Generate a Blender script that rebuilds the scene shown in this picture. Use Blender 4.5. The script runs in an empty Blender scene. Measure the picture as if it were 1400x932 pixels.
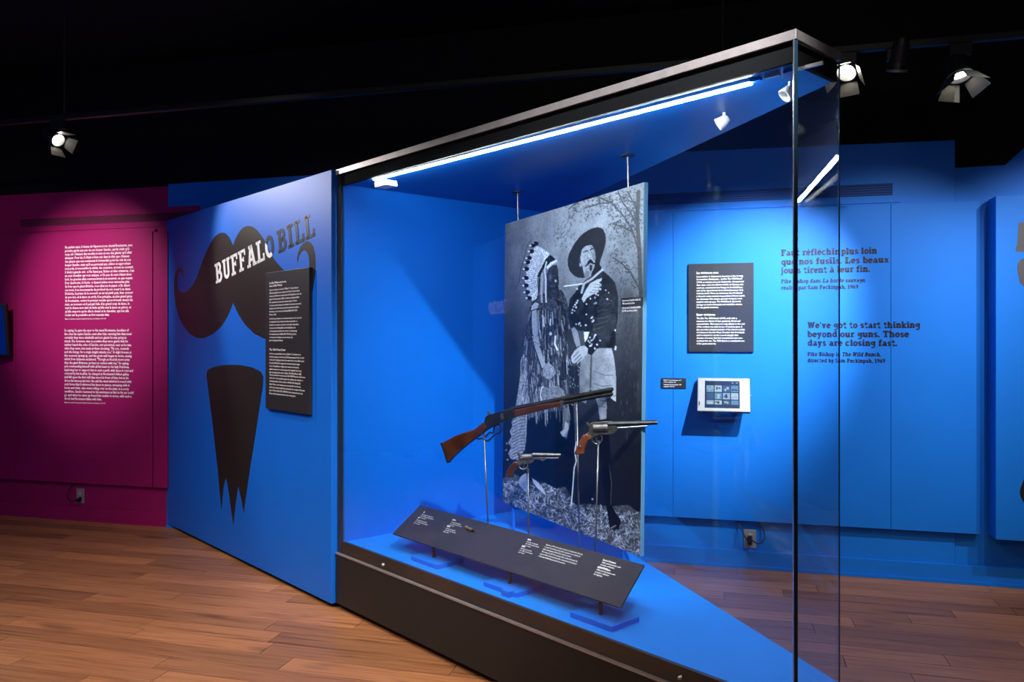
import bpy, bmesh, math, random
import numpy as np
from mathutils import Vector, Matrix
random.seed(7); rng = np.random.default_rng(5)
scene = bpy.context.scene
C = scene.collection

# ------------------------------------------------------------------ camera
F = 1084.0; EYE = 1.5; HZ = 461.0        # focal length in pixels (1400 wide), eye height, horizon row
cd = bpy.data.cameras.new('camera'); cam = bpy.data.objects.new('camera', cd); C.objects.link(cam)
cam.location = (0, 0, EYE); cam.rotation_euler = (math.radians(90), 0, 0)
cd.sensor_width = 36; cd.lens = 36 * F / 1400; cd.shift_y = -(466 - HZ) / 1400; cd.clip_start = .05
scene.camera = cam
# ------------------------------------------------------------------ world, exposure
w = bpy.data.worlds.new('world'); scene.world = w; w.use_nodes = True
w.node_tree.nodes['Background'].inputs[0].default_value = (.35, .4, .6, 1)
w.node_tree.nodes['Background'].inputs[1].default_value = 0.004
scene.view_settings.view_transform = 'Standard'; scene.view_settings.look = 'None'
scene.view_settings.exposure = 0.0; scene.view_settings.gamma = 1.0
WARM = (1, .84, .66); NEUT = (1, .93, .85); COOL = (.85, .93, 1)

def spot_lamp(name, loc, target, power, size_deg, blend=.6, col=NEUT, rad=.03, parent=None):
    l = bpy.data.lights.new(name, 'SPOT'); l.energy = power; l.spot_size = math.radians(size_deg)
    l.spot_blend = blend; l.color = col; l.shadow_soft_size = rad
    o = bpy.data.objects.new(name, l); C.objects.link(o)
    d = Vector(target) - Vector(loc)
    o.rotation_euler = d.to_track_quat('-Z', 'Y').to_euler()
    if parent: o.parent = parent; o.location = Vector(loc) - parent.location
    else: o.location = loc
    return o
def area_lamp(name, loc, target, power, sx, sy, col):
    l = bpy.data.lights.new(name, 'AREA'); l.energy = power; l.shape = 'RECTANGLE'; l.size = sx; l.size_y = sy; l.color = col
    o = bpy.data.objects.new(name, l); C.objects.link(o); o.location = loc
    o.rotation_euler = (Vector(target) - Vector(loc)).to_track_quat('-Z', 'Y').to_euler()
    return o
# gallery light reaching the scene from the rest of the room behind the viewer
area_lamp('room_bounce', (-.6, -1.6, 3.2), (-.8, 4.5, .6), 30, 3.0, 1.2, (.95, .9, .9))

# ------------------------------------------------------------------ materials
def mat(name, col, rough=.6, metal=0, spec=.5, var=.06, vscale=6, bump=.0, bscale=200, coat=0):
    m = bpy.data.materials.new(name); m.use_nodes = True; nt = m.node_tree; b = nt.nodes['Principled BSDF']
    b.inputs['Roughness'].default_value = rough; b.inputs['Metallic'].default_value = metal
    b.inputs['Specular IOR Level'].default_value = spec; b.inputs['Coat Weight'].default_value = coat
    tc = nt.nodes.new('ShaderNodeTexCoord'); n = nt.nodes.new('ShaderNodeTexNoise'); n.inputs['Scale'].default_value = vscale
    n.inputs['Detail'].default_value = 4
    nt.links.new(tc.outputs['Object'], n.inputs['Vector'])
    r = nt.nodes.new('ShaderNodeMapRange'); r.inputs[1].default_value = .3; r.inputs[2].default_value = .7
    r.inputs[3].default_value = 1 - var; r.inputs[4].default_value = 1 + var
    nt.links.new(n.outputs['Fac'], r.inputs[0])
    mx = nt.nodes.new('ShaderNodeVectorMath'); mx.operation = 'SCALE'; mx.inputs[0].default_value = col[:3]
    nt.links.new(r.outputs[0], mx.inputs['Scale']); nt.links.new(mx.outputs[0], b.inputs['Base Color'])
    if bump:
        n2 = nt.nodes.new('ShaderNodeTexNoise'); n2.inputs['Scale'].default_value = bscale
        bp = nt.nodes.new('ShaderNodeBump'); bp.inputs['Strength'].default_value = bump; bp.inputs['Distance'].default_value = .002
        nt.links.new(tc.outputs['Object'], n2.inputs['Vector']); nt.links.new(n2.outputs['Fac'], bp.inputs['Height'])
        nt.links.new(bp.outputs[0], b.inputs['Normal'])
    return m
def emis(name, col, s):
    m = bpy.data.materials.new(name); m.use_nodes = True; nt = m.node_tree; b = nt.nodes['Principled BSDF']
    b.inputs['Base Color'].default_value = (col[0] * .05, col[1] * .05, col[2] * .05, 1); b.inputs['Roughness'].default_value = .3; b.inputs['Specular IOR Level'].default_value = .3; b.inputs['Emission Color'].default_value = (*col, 1)
    b.inputs['Emission Strength'].default_value = s; return m
def glass_mat(name, tint, ior=1.5):
    m = bpy.data.materials.new(name); m.use_nodes = True; nt = m.node_tree; nt.nodes.clear()
    o = nt.nodes.new('ShaderNodeOutputMaterial'); t = nt.nodes.new('ShaderNodeBsdfTransparent'); t.inputs[0].default_value = (*tint, 1)
    g = nt.nodes.new('ShaderNodeBsdfGlossy'); g.inputs['Roughness'].default_value = .0
    f = nt.nodes.new('ShaderNodeFresnel'); ge = nt.nodes.new('ShaderNodeNewGeometry'); mr = nt.nodes.new('ShaderNodeMapRange')
    mr.inputs[3].default_value = ior; mr.inputs[4].default_value = 1 / ior      # leaving the sheet: undo the node's flip
    nt.links.new(ge.outputs['Backfacing'], mr.inputs[0]); nt.links.new(mr.outputs[0], f.inputs[0])
    x = nt.nodes.new('ShaderNodeMixShader')
    nt.links.new(f.outputs[0], x.inputs[0]); nt.links.new(t.outputs[0], x.inputs[1]); nt.links.new(g.outputs[0], x.inputs[2])
    nt.links.new(x.outputs[0], o.inputs[0]); return m
M = {}
M['blue'] = mat('blue_paint', (.001, .17, .70), .55, spec=.35, var=.03, vscale=3, bump=.15, bscale=350)
M['blue_part'] = mat('blue_partition_paint', (.001, .118, .60), .5, spec=.35, var=.03, vscale=3, bump=.12, bscale=350)
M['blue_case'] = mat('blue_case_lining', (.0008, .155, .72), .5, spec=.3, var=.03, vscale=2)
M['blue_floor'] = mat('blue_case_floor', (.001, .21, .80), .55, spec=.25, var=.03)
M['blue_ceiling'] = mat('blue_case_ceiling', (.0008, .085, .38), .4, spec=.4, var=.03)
M['pink'] = mat('magenta_paint', (.31, .006, .105), .5, spec=.35, var=.06, vscale=3, bump=.15, bscale=350)
M['black_wall'] = mat('black_ceiling_paint', (.006, .006, .009), .8, spec=.2, var=.2)
M['graphic'] = mat('charcoal_vinyl', (.016, .013, .013), .42, spec=.4, var=.08)
M['grey_vinyl'] = mat('grey_vinyl', (.03, .035, .05), .38, spec=.5)
M['panel_black'] = mat('printed_black_board', (.018, .017, .021), .45, spec=.45)
M['deck_grey'] = mat('slate_grey_board', (.02, .024, .04), .55, spec=.3)
M['white'] = mat('white_print', (.85, .83, .84), .5, var=.02)
M['case_black'] = mat('black_case_laminate', (.014, .012, .012), .55, spec=.35, var=.1, vscale=4)
M['rail_black'] = mat('black_steel_rail', (.02, .019, .02), .45, spec=.4)
M['fascia'] = mat('black_fascia', (.006, .006, .007), .9, spec=.1)
M['alu'] = mat('brushed_aluminium', (.42, .39, .41), .42, metal=.7, var=.1, vscale=20)
M['alu_bright'] = mat('bright_aluminium', (.7, .7, .72), .25, metal=.9, var=.05)
M['steel'] = mat('blued_gun_steel', (.035, .037, .043), .5, metal=.9, var=.3, vscale=30)
M['steel_light'] = mat('worn_gun_steel', (.22, .22, .23), .36, metal=.9, var=.4, vscale=60)
M['steel_mid'] = mat('browned_gun_steel', (.11, .105, .105), .42, metal=.85, var=.4, vscale=60)
M['brass'] = mat('aged_brass', (.45, .33, .13), .35, metal=.9, var=.2, vscale=30)
M['rod'] = mat('steel_rod', (.2, .2, .22), .35, metal=.8)
M['wood_gun'] = mat('walnut_gunstock', (.05, .013, .005), .38, var=.45, vscale=14, coat=.3)
M['wood_grip'] = mat('reddish_grip_wood', (.12, .028, .01), .4, var=.35, vscale=40, coat=.2)
M['fixture'] = mat('black_fixture_metal', (.012, .012, .014), .45, spec=.5)
M['barn'] = mat('barn_door_metal', (.07, .068, .06), .5, spec=.4)
M['cable'] = mat('black_cable', (.006, .006, .007), .5)
M['plate'] = mat('outlet_plate_metal', (.33, .33, .32), .4, metal=.3)
M['outlet_dark'] = mat('outlet_face_dark', (.03, .03, .03), .5)
M['silver'] = mat('silver_tablet_case', (.30, .30, .32), .4, metal=.2, var=.04)
M['lamp_white'] = mat('white_lamp_enamel', (.8, .82, .85), .35)
M['glass'] = glass_mat('case_glass', (.96, .975, .985), 1.4)
M['glass_edge'] = mat('dark_glass_edge', (.01, .03, .05), .12, spec=.8)
M['led'] = emis('led_light', (.86, .95, 1), 230)
M['lens'] = emis('spotlight_lens', (1, .93, .8), 45)
M['screen'] = emis('screen_dark_blue', (.006, .03, .12), 1.0)

# ------------------------------------------------------------------ mesh helpers
class MB:
    def __init__(s): s.v = []; s.f = []
    def add(s, vs, fs):
        k = len(s.v); s.v += [tuple(v) for v in vs]; s.f += [tuple(i + k for i in f) for f in fs]; return s
    def box8(s, p):   # p: 4 bottom then 4 top, same winding
        return s.add(p, [(0, 3, 2, 1), (4, 5, 6, 7), (0, 1, 5, 4), (1, 2, 6, 5), (2, 3, 7, 6), (3, 0, 4, 7)])
    def box(s, x0, x1, y0, y1, z0, z1):
        return s.box8([(x0, y0, z0), (x1, y0, z0), (x1, y1, z0), (x0, y1, z0), (x0, y0, z1), (x1, y0, z1), (x1, y1, z1), (x0, y1, z1)])
    def obox(s, c, ax, ay, az, hx, hy, hz):   # oriented box
        c, ax, ay, az = map(Vector, (c, ax, ay, az)); p = []
        for k in (-1, 1):
            for i, j in ((-1, -1), (1, -1), (1, 1), (-1, 1)): p.append(c + ax * hx * i + ay * hy * j + az * hz * k)
        return s.box8(p)
    def tube(s, a, b, r0, r1=None, n=12, cap=True):
        a = Vector(a); b = Vector(b); r1 = r0 if r1 is None else r1
        d = (b - a).normalized(); q = d.orthogonal().normalized(); t = d.cross(q); vs = []
        for p, r in ((a, r0), (b, r1)):
            for i in range(n):
                th = 2 * math.pi * i / n; vs.append(p + q * (r * math.cos(th)) + t * (r * math.sin(th)))
        fs = [(i, (i + 1) % n, n + (i + 1) % n, n + i) for i in range(n)]
        if cap: fs += [tuple(range(n - 1, -1, -1)), tuple(range(n, 2 * n))]
        return s.add(vs, fs)
    def lathe(s, a, d, prof, n=20):           # prof: (along, radius)
        a = Vector(a); d = Vector(d).normalized(); q = d.orthogonal().normalized(); t = d.cross(q); vs = []
        for l, r in prof:
            for i in range(n):
                th = 2 * math.pi * i / n; vs.append(a + d * l + q * (r * math.cos(th)) + t * (r * math.sin(th)))
        fs = []
        for k in range(len(prof) - 1):
            fs += [(k * n + i, k * n + (i + 1) % n, (k + 1) * n + (i + 1) % n, (k + 1) * n + i) for i in range(n)]
        return s.add(vs, fs)
    def path(s, pts, r, n=8):
        pts = [Vector(p) for p in pts]; vs = []; q = None
        for i, p in enumerate(pts):
            d = (pts[min(i + 1, len(pts) - 1)] - pts[max(i - 1, 0)]).normalized()
            q = d.orthogonal().normalized() if q is None else (q - d * q.dot(d)).normalized()
            t = d.cross(q)
            rr = r[i] if isinstance(r, (list, tuple)) else r
            for k in range(n):
                th = 2 * math.pi * k / n; vs.append(p + q * (rr * math.cos(th)) + t * (rr * math.sin(th)))
        fs = [(k * n + i, k * n + (i + 1) % n, (k + 1) * n + (i + 1) % n, (k + 1) * n + i) for k in range(len(pts) - 1) for i in range(n)]
        fs += [tuple(range(n - 1, -1, -1)), tuple(range((len(pts) - 1) * n, len(pts) * n))]
        return s.add(vs, fs)
    def prism(s, pts, off):                   # pts 3D loop, off vector
        n = len(pts); off = Vector(off); a = [Vector(p) for p in pts]
        return s.add(a + [p + off for p in a], [tuple(range(n - 1, -1, -1)), tuple(range(n, 2 * n))] + [(i, (i + 1) % n, n + (i + 1) % n, n + i) for i in range(n)])

def wloc(o):
    l = Vector((0, 0, 0))
    while o: l += o.location; o = o.parent
    return l
def part(name, mb, m, parent=None, bevel=0, smooth=False, kind=None, label=None):
    """link the collected shape as one mesh object; verts are given in world coordinates"""
    vs = [Vector(v) for v in mb.v]
    if parent is None:
        n = len(vs); loc = Vector((sum(v.x for v in vs) / n, sum(v.y for v in vs) / n, min(v.z for v in vs)))
    else: loc = wloc(parent)
    me = bpy.data.meshes.new(name); me.from_pydata([v - loc for v in vs], [], mb.f)
    me.materials.append(m if not isinstance(m, str) else M[m])
    bm = bmesh.new(); bm.from_mesh(me); bmesh.ops.recalc_face_normals(bm, faces=bm.faces)
    if bevel: bmesh.ops.bevel(bm, geom=list(bm.edges), offset=bevel, segments=2, affect='EDGES', profile=.5, clamp_overlap=True)
    bm.to_mesh(me); bm.free()
    if smooth:
        for p in me.polygons: p.use_smooth = True
    o = bpy.data.objects.new(name, me); C.objects.link(o)
    if parent is None: o.location = loc
    else: o.parent = parent
    if kind: o['kind'] = kind
    if label: o['label'] = label
    return o
def empty(name, loc, label, cat, group=None):
    o = bpy.data.objects.new(name, None); C.objects.link(o); o.location = loc; o.empty_display_size = .1
    return tag(o, label, cat, group)
def tag(o, label, cat, group=None):
    o['label'] = label; o['category'] = cat
    if group: o['group'] = group
    return o

class Frame:
    """vertical reference plane: origin, direction along it, direction into it (away from the viewer)"""
    def __init__(s, o, ex, ey): s.o = Vector((*o, 0)); s.ex = Vector((*ex, 0)).normalized(); s.ey = Vector((*ey, 0)).normalized()
    def p(s, a, d, z): return s.o + s.ex * a + s.ey * d + Vector((0, 0, z))
    def hit(s, px, py, d=0):      # where the sight line of a photo pixel meets the plane at depth d -> (a, z)
        r = Vector(((px - 700) / F, 1, -(py - HZ) / F)); o = s.o + s.ey * d
        t = (o - Vector((0, 0, 0))).dot(s.ey) / r.dot(s.ey)
        q = r * t; return ((q - s.o).dot(s.ex), EYE + q.z)
    def P(s, px, py, d=0): a, z = s.hit(px, py, d); return s.p(a, d, z)
    def box(s, mb, a0, a1, d0, d1, z0, z1):
        return mb.box8([s.p(a, d, z) for z in (z0, z1) for a, d in ((a0, d0), (a1, d0), (a1, d1), (a0, d1))])
    def poly(s, mb, pts, d0, d1):  # extruded outline, pts (a,z)
        return mb.prism([s.p(a, d0, z) for a, z in pts], s.ey * (d1 - d0))
A = Vector((-.9745, 4.383)); B = Vector((.852, 2.378)); Cc = Vector((1.069, 2.576)); D = Vector((.2866, 5.321))
FR = Frame(A, (.6735, -.7393), (.7393, .6735))           # case front and blue partition
WL = Frame((0, 5.568), (.9666, -.2562), (.2562, .9666))  # long back wall
PH = Frame((.532, 3.649), (.479, -.878), (.878, .479))   # hanging photograph
BK = Frame(Cc, (-.2741, .9617), (.9617, .2741))          # glass back of the case
LW = Frame((-.9145 - .0303, 4.31 + .0333), (.765, .644), (-.644, .765))  # left lining wall of the case
TOP = 2.426; CZ = 2.34; FZ = .376; WT = 2.71; H = 3.7
def at_z(px, py, z):
    Y = (EYE - z) * F / (py - HZ); return Vector(((px - 700) / F * Y, Y, z))
def crop(x0, y0, sc, pts): return [(x0 + x / sc, y0 + y / sc) for x, y in pts]

# ------------------------------------------------------------------ lettering
def bfont(lines, size, spacing=1.25, bold=.0, shear=0, width=None):
    """built-in font text as flat verts/faces in (x, y), first baseline at y=0"""
    cu = bpy.data.curves.new('t', 'FONT'); cu.body = '\n'.join(lines); cu.size = size; cu.space_line = spacing / 1.0
    cu.resolution_u = 1; cu.offset = bold * size; cu.shear = shear; cu.fill_mode = 'FRONT'
    o = bpy.data.objects.new('t', cu); C.objects.link(o); bpy.context.view_layer.update()
    me = bpy.data.meshes.new_from_object(o)
    v = [tuple(x.co[:2]) for x in me.vertices]; f = [tuple(p.vertices) for p in me.polygons]
    bpy.data.objects.remove(o); bpy.data.curves.remove(cu); bpy.data.meshes.remove(me)
    if width and v:
        k = width / max(x for x, y in v); v = [(x * k, y) for x, y in v]
    return v, f
def place_text(mb, vf, fn): mb.add([fn(x, y) for x, y in vf[0]], vf[1])

def arc(cx, cy, rx, ry, a0, a1, n=10):
    return [(cx + rx * math.cos(math.radians(a0 + (a1 - a0) * i / n)), cy + ry * math.sin(math.radians(a0 + (a1 - a0) * i / n))) for i in range(n + 1)]
def slab_glyph(ch):
    """heavy slab-serif letter as strokes: list of (points, width) and advance; cap height 1"""
    t = .19; h = .14; X = .72; S = []
    def st(x, y0, y1): S.append(([(x, y0), (x, y1)], t))
    def sl(x0, x1, y): S.append(([(x0, y), (x1, y)], h))
    lo = h / 2; hiC = 1 - h / 2; hiX = X - h / 2
    if ch == ' ': return S, .32
    if ch == 'B':
        st(.2, 0, 1); sl(0, .42, hiC); sl(0, .42, lo); sl(.2, .42, .53)
        S.append(([(.36, hiC)] + arc(.38, .745, .17, .185, 85, -90), .17)); S.append(([(.36, .53)] + arc(.40, .29, .2, .22, 88, -88) + [(.36, lo)], .18)); return S, .76
    if ch == 'U':
        st(.18, .25, 1); st(.56, .25, 1); sl(.0, .34, hiC); sl(.42, .74, hiC); S.append((arc(.37, .28, .19, .2, 180, 360), .18)); return S, .80
    if ch == 'F': st(.2, 0, 1); sl(0, .42, lo); sl(0, .66, hiC); S.append(([(.60, 1), (.60, .70)], .12)); sl(.2, .48, .52); S.append(([(.46, .40), (.46, .64)], .09)); return S, .72
    if ch == 'A': S.append(([(.17, 0), (.40, 1)], .17)); S.append(([(.67, 0), (.44, 1)], .2)); sl(0, .33, lo); sl(.50, .84, lo); sl(.24, .6, .32); sl(.2, .5, hiC); return S, .86
    if ch == 'L': st(.2, 0, 1); sl(0, .42, hiC); sl(0, .64, lo); S.append(([(.60, 0), (.60, .34)], .13)); return S, .72
    if ch == 'O': S.append((arc(.36, .5, .26, .41, 0, 360, 24), .2)); return S, .76
    if ch == 'I': st(.22, 0, 1); sl(0, .44, lo); sl(0, .44, hiC); return S, .52
    if ch == 'W':
        for a, b in (((.14, 1), (.30, 0)), ((.30, 0), (.50, .95)), ((.50, .95), (.70, 0)), ((.70, 0), (.88, 1))): S.append(([a, b], .16))
        sl(0, .34, hiC); sl(.70, 1.02, hiC); return S, 1.06
    if ch == 'T': st(.35, 0, 1); sl(.14, .56, lo); sl(0, .7, hiC); S.append(([(.05, 1), (.05, .7)], .11)); S.append(([(.65, 1), (.65, .7)], .11)); return S, .76
    if ch == 'P': st(.2, 0, 1); sl(0, .42, lo); sl(0, .42, hiC); S.append(([(.36, hiC)] + arc(.4, .69, .2, .24, 88, -90) + [(.2, .45)], .16)); return S, .74
    if ch == 'S': S.append((arc(.32, .72, .2, .2, 20, 240, 10) + arc(.30, .28, .22, .21, 60, -160, 10), .17)); return S, .66
    if ch == '1': st(.25, 0, 1); sl(.05, .45, lo); S.append(([(.25, .95), (.05, .8)], .12)); return S, .52
    if ch == '9': S.append((arc(.3, .68, .2, .24, 0, 360, 14), .16)); S.append(([(.5, .68), (.45, .3), (.2, .06)], .16)); return S, .62
    if ch == '6': S.append((arc(.3, .3, .2, .23, 0, 360, 14), .16)); S.append(([(.1, .32), (.17, .7), (.42, .95)], .16)); return S, .62
    if ch in '.,':
        S.append(([(.1, 0), (.1, .19)], .19))
        if ch == ',': S.append(([(.12, .05), (.05, -.14)], .1))
        return S, .28
    if ch == "'": S.append(([(.1, .98), (.08, .7)], .13)); return S, .24
    if ch in 'aà':
        S.append((arc(.25, .2, .16, .14, 0, 360, 12), .14)); st(.44, .05, .5); S.append((arc(.28, .48, .17, .16, 10, 150, 8), .14)); sl(.42, .6, lo)
        if ch == 'à': S.append(([(.2, .98), (.34, .82)], .1))
        return S, .64
    if ch in 'oce' or ch == 'é':
        if ch == 'o': S.append((arc(.29, .36, .2, .29, 0, 360, 18), .17))
        else: S.append((arc(.29, .36, .2, .29, 40 if ch == 'c' else 0, 320, 16), .17))
        if ch in 'eé': sl(.2, .55, .38)
        if ch == 'é': S.append(([(.26, .82), (.40, .98)], .1))
        return S, .6
    if ch == 'b': st(.16, 0, 1); sl(0, .2, hiC); S.append((arc(.36, .36, .18, .28, 150, -150, 14), .16)); return S, .64
    if ch == 'd': st(.5, 0, 1); sl(.34, .5, hiC); sl(.5, .66, lo); S.append((arc(.29, .36, .18, .28, 30, 330, 14), .16)); return S, .68
    if ch == 'p': st(.16, -.28, X); sl(0, .34, -.22); sl(0, .2, hiX); S.append((arc(.36, .36, .18, .28, 150, -150, 14), .16)); return S, .64
    if ch == 'q': st(.5, -.28, X); sl(.34, .66, -.22); S.append((arc(.29, .36, .18, .28, 30, 330, 14), .16)); return S, .66
    if ch == 'f': S.append(([(.2, 0), (.2, .75)] + arc(.36, .78, .16, .16, 180, 60, 5), .17)); sl(0, .42, hiX); sl(.02, .4, lo); return S, .46
    if ch == 'g': S.append((arc(.28, .44, .18, .2, 0, 360, 14), .15)); S.append(([(.5, X), (.5, -.05)] + arc(.30, -.1, .2, .14, 0, -150, 8), .15)); sl(.5, .62, hiX); return S, .64
    if ch == 'h': st(.16, 0, 1); sl(0, .2, hiC); sl(0, .34, lo); S.append((arc(.33, .45, .18, .2, 160, 0, 8) + [(.51, 0)], t)); sl(.4, .68, lo); return S, .72
    if ch in 'ij':
        S.append(([(.18, .84), (.18, 1.02)], .2)); sl(.02, .2, hiX)
        if ch == 'i': st(.18, 0, X); sl(.02, .36, lo)
        else: S.append(([(.18, X), (.18, -.05), (.1, -.2), (-.04, -.2)], .17))
        return S, .38
    if ch == 'k': st(.16, 0, 1); sl(0, .2, hiC); sl(0, .32, lo); S.append(([(.2, .32), (.5, .66)], .14)); S.append(([(.3, .4), (.52, 0)], .17)); sl(.38, .64, lo); sl(.38, .62, hiX); return S, .66
    if ch == 'l': st(.18, 0, 1); sl(.02, .2, hiC); sl(.02, .36, lo); return S, .38
    if ch in 'nm':
        st(.16, 0, X); sl(0, .2, hiX); sl(0, .32, lo); S.append((arc(.32, .45, .18, .2, 160, 0, 8) + [(.50, 0)], t)); sl(.4, .64, lo)
        if ch == 'm': S.append((arc(.66, .45, .18, .2, 160, 0, 8) + [(.84, 0)], t)); sl(.74, 1.0, lo); return S, 1.03
        return S, .68
    if ch == 'r': st(.18, 0, X); sl(.02, .2, hiX); sl(.02, .38, lo); S.append((arc(.36, .45, .16, .2, 150, 40, 6), .17)); return S, .5
    if ch == 's': S.append((arc(.26, .52, .15, .13, 20, 250, 8) + arc(.25, .2, .17, .13, 70, -160, 8), .15)); return S, .52
    if ch == 't': S.append(([(.2, .92), (.2, .2)] + arc(.33, .2, .13, .13, 180, 320, 5), .18)); sl(0, .42, hiX); return S, .48
    if ch == 'u': S.append(([(.16, X), (.16, .25)] + arc(.32, .25, .16, .18, 180, 340, 7), t)); st(.5, 0, X); sl(0, .2, hiX); sl(.36, .5, hiX); sl(.5, .66, lo); return S, .70
    if ch == 'v' or ch == 'y':
        S.append(([(.14, X), (.3, 0)], .18)); S.append(([(.46, X), (.3, 0)] + ([(.2, -.24), (.06, -.22)] if ch == 'y' else []), .15)); sl(0, .26, hiX); sl(.36, .6, hiX); return S, .62
    if ch == 'w':
        for a, b in (((.12, X), (.26, 0)), ((.26, 0), (.42, X)), ((.42, X), (.58, 0)), ((.58, 0), (.72, X))): S.append(([a, b], .14))
        sl(0, .24, hiX); sl(.6, .84, hiX); return S, .86
    if ch == 'x': S.append(([(.1, X), (.5, 0)], .18)); S.append(([(.5, X), (.1, 0)], .14)); return S, .6
    if ch == 'R': st(.2, 0, 1); sl(0, .42, lo); sl(0, .42, hiC); S.append(([(.36, hiC)] + arc(.4, .72, .18, .21, 88, -90) + [(.2, .5)], .16)); S.append(([(.4, .5), (.62, 0)], .18)); return S, .74
    if ch == 'Z': sl(.04, .6, hiC); sl(.04, .62, lo); S.append(([(.54, .9), (.1, .1)], .18)); return S, .68
    return S, .4
def stroke_faces(pts, wd):
    n = len(pts); L = []; R = []
    for i in range(n):
        a = pts[max(i - 1, 0)]; b = pts[min(i + 1, n - 1)]; c = pts[i]
        def nrm(p, q):
            dx, dy = q[0] - p[0], q[1] - p[1]; l = math.hypot(dx, dy) or 1; return (-dy / l, dx / l)
        if i in (0, n - 1): nx, ny = nrm(a, b); k = 1
        else:
            n1 = nrm(a, c); n2 = nrm(c, b); nx, ny = n1[0] + n2[0], n1[1] + n2[1]; l = math.hypot(nx, ny) or 1; nx /= l; ny /= l
            k = 1 / max(.5, nx * n1[0] + ny * n1[1])
        L.append((c[0] + nx * wd / 2 * k, c[1] + ny * wd / 2 * k)); R.append((c[0] - nx * wd / 2 * k, c[1] - ny * wd / 2 * k))
    return L + R, [(i, i + 1, n + i + 1, n + i) for i in range(n - 1)]
def slab_text(text, italic=(), heavy=1.0):
    v = []; f = []; x = 0
    for i, ch in enumerate(text):
        S, adv = slab_glyph(ch); sh = .2 if any(a <= i < b for a, b in italic) else 0
        for pts, wd in S:
            a, b = stroke_faces(pts, wd * heavy); k = len(v); v += [(px + x + sh * py, py) for px, py in a]; f += [tuple(q + k for q in r) for r in b]
        x += adv + .03
    return v, f, x

# ------------------------------------------------------------------ floor of separate planks
def plank_material():
    m = bpy.data.materials.new('oak_planks'); m.use_nodes = True; nt = m.node_tree; b = nt.nodes['Principled BSDF']; L = nt.links.new; N = nt.nodes.new
    tc = N('ShaderNodeTexCoord'); oi = N('ShaderNodeObjectInfo'); mp = N('ShaderNodeMapping'); mp.inputs['Rotation'].default_value = (0, 0, math.radians(14.84))
    L(tc.outputs['Object'], mp.inputs['Vector'])
    off = N('ShaderNodeVectorMath'); off.operation = 'MULTIPLY_ADD'; off.inputs[1].default_value = (1, 1, 1)
    sc = N('ShaderNodeVectorMath'); sc.operation = 'SCALE'; sc.inputs[0].default_value = (17, 9, 23); L(oi.outputs['Random'], sc.inputs['Scale'])
    L(mp.outputs[0], off.inputs[0]); L(sc.outputs[0], off.inputs[2])
    st = N('ShaderNodeVectorMath'); st.operation = 'MULTIPLY'; st.inputs[1].default_value = (.6, 16, 8); L(off.outputs[0], st.inputs[0])
    n1 = N('ShaderNodeTexNoise'); n1.inputs['Scale'].default_value = 3.0; n1.inputs['Detail'].default_value = 8; n1.inputs['Distortion'].default_value = 1.2; L(st.outputs[0], n1.inputs['Vector'])
    st2 = N('ShaderNodeVectorMath'); st2.operation = 'MULTIPLY'; st2.inputs[1].default_value = (1.2, 4.5, 3); L(off.outputs[0], st2.inputs[0])
    n2 = N('ShaderNodeTexNoise'); n2.inputs['Scale'].default_value = 1.6; n2.inputs['Detail'].default_value = 3; L(st2.outputs[0], n2.inputs['Vector'])
    kn = N('ShaderNodeMapRange'); kn.inputs[1].default_value = .62; kn.inputs[2].default_value = .76; kn.inputs[3].default_value = 1; kn.inputs[4].default_value = .5; L(n2.outputs['Fac'], kn.inputs[0])
    r = N('ShaderNodeValToRGB'); L(n1.outputs['Fac'], r.inputs[0])
    e = r.color_ramp.elements; e[0].position = .28; e[0].color = (.19, .070, .028, 1); e[1].position = .68; e[1].color = (.47, .205, .088, 1)
    q = r.color_ramp.elements.new(.47); q.color = (.39, .162, .068, 1)
    tone = N('ShaderNodeMapRange'); tone.inputs[3].default_value = .58; tone.inputs[4].default_value = 1.05; L(oi.outputs['Random'], tone.inputs[0])
    mm = N('ShaderNodeMath'); mm.operation = 'MULTIPLY'; L(tone.outputs[0], mm.inputs[0]); L(kn.outputs[0], mm.inputs[1])
    s2 = N('ShaderNodeVectorMath'); s2.operation = 'SCALE'; L(r.outputs[0], s2.inputs[0]); L(mm.outputs[0], s2.inputs['Scale'])
    L(s2.outputs[0], b.inputs['Base Color']); b.inputs['Roughness'].default_value = .42; b.inputs['Specular IOR Level'].default_value = .4
    bp = N('ShaderNodeBump'); bp.inputs['Strength'].default_value = .12; bp.inputs['Distance'].default_value = .003; L(n1.outputs['Fac'], bp.inputs['Height']); L(bp.outputs[0], b.inputs['Normal'])
    return m
M['plank'] = plank_material()
mb = MB(); mb.box(-8.2, 6.2, -3.2, 9.0, -.12, -.012)
floor = part('floor', mb, mat('subfloor_dark', (.02, .012, .008), .8), kind='structure')
rest = MB(); wd = .137
for row in range(64):
    d1 = -.0 - row * wd; d0 = d1 - wd + .0026; a = -6.9 + random.uniform(0, 1.3)
    while a < 6.2:
        ln = random.choice((.75, .95, 1.2, 1.45, 1.7)); a0, a1 = a, a + ln - .003; a += ln
        c = WL.p((a0 + a1) / 2, (d0 + d1) / 2, 0)
        if c.x < -8 or c.x > 6 or c.y < -3: continue
        q = WL.p(a1, d0, 0); q2 = WL.p(a0, d0, 0)
        vis = row < 26 and c.y > 2.9 and q.x / max(q.y, .1) > -.72 and q2.x / max(q2.y, .1) < .72 and c.y > 0
        if vis: WL.box(mb := MB(), a0, a1, d0, d1, -.012, random.uniform(-.0006, 0)); part('plank', mb, 'plank', floor)
        else: WL.box(rest, a0, a1, d0, d1, -.012, 0)
part('plank_field', rest, 'plank', floor, kind='stuff')

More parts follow.
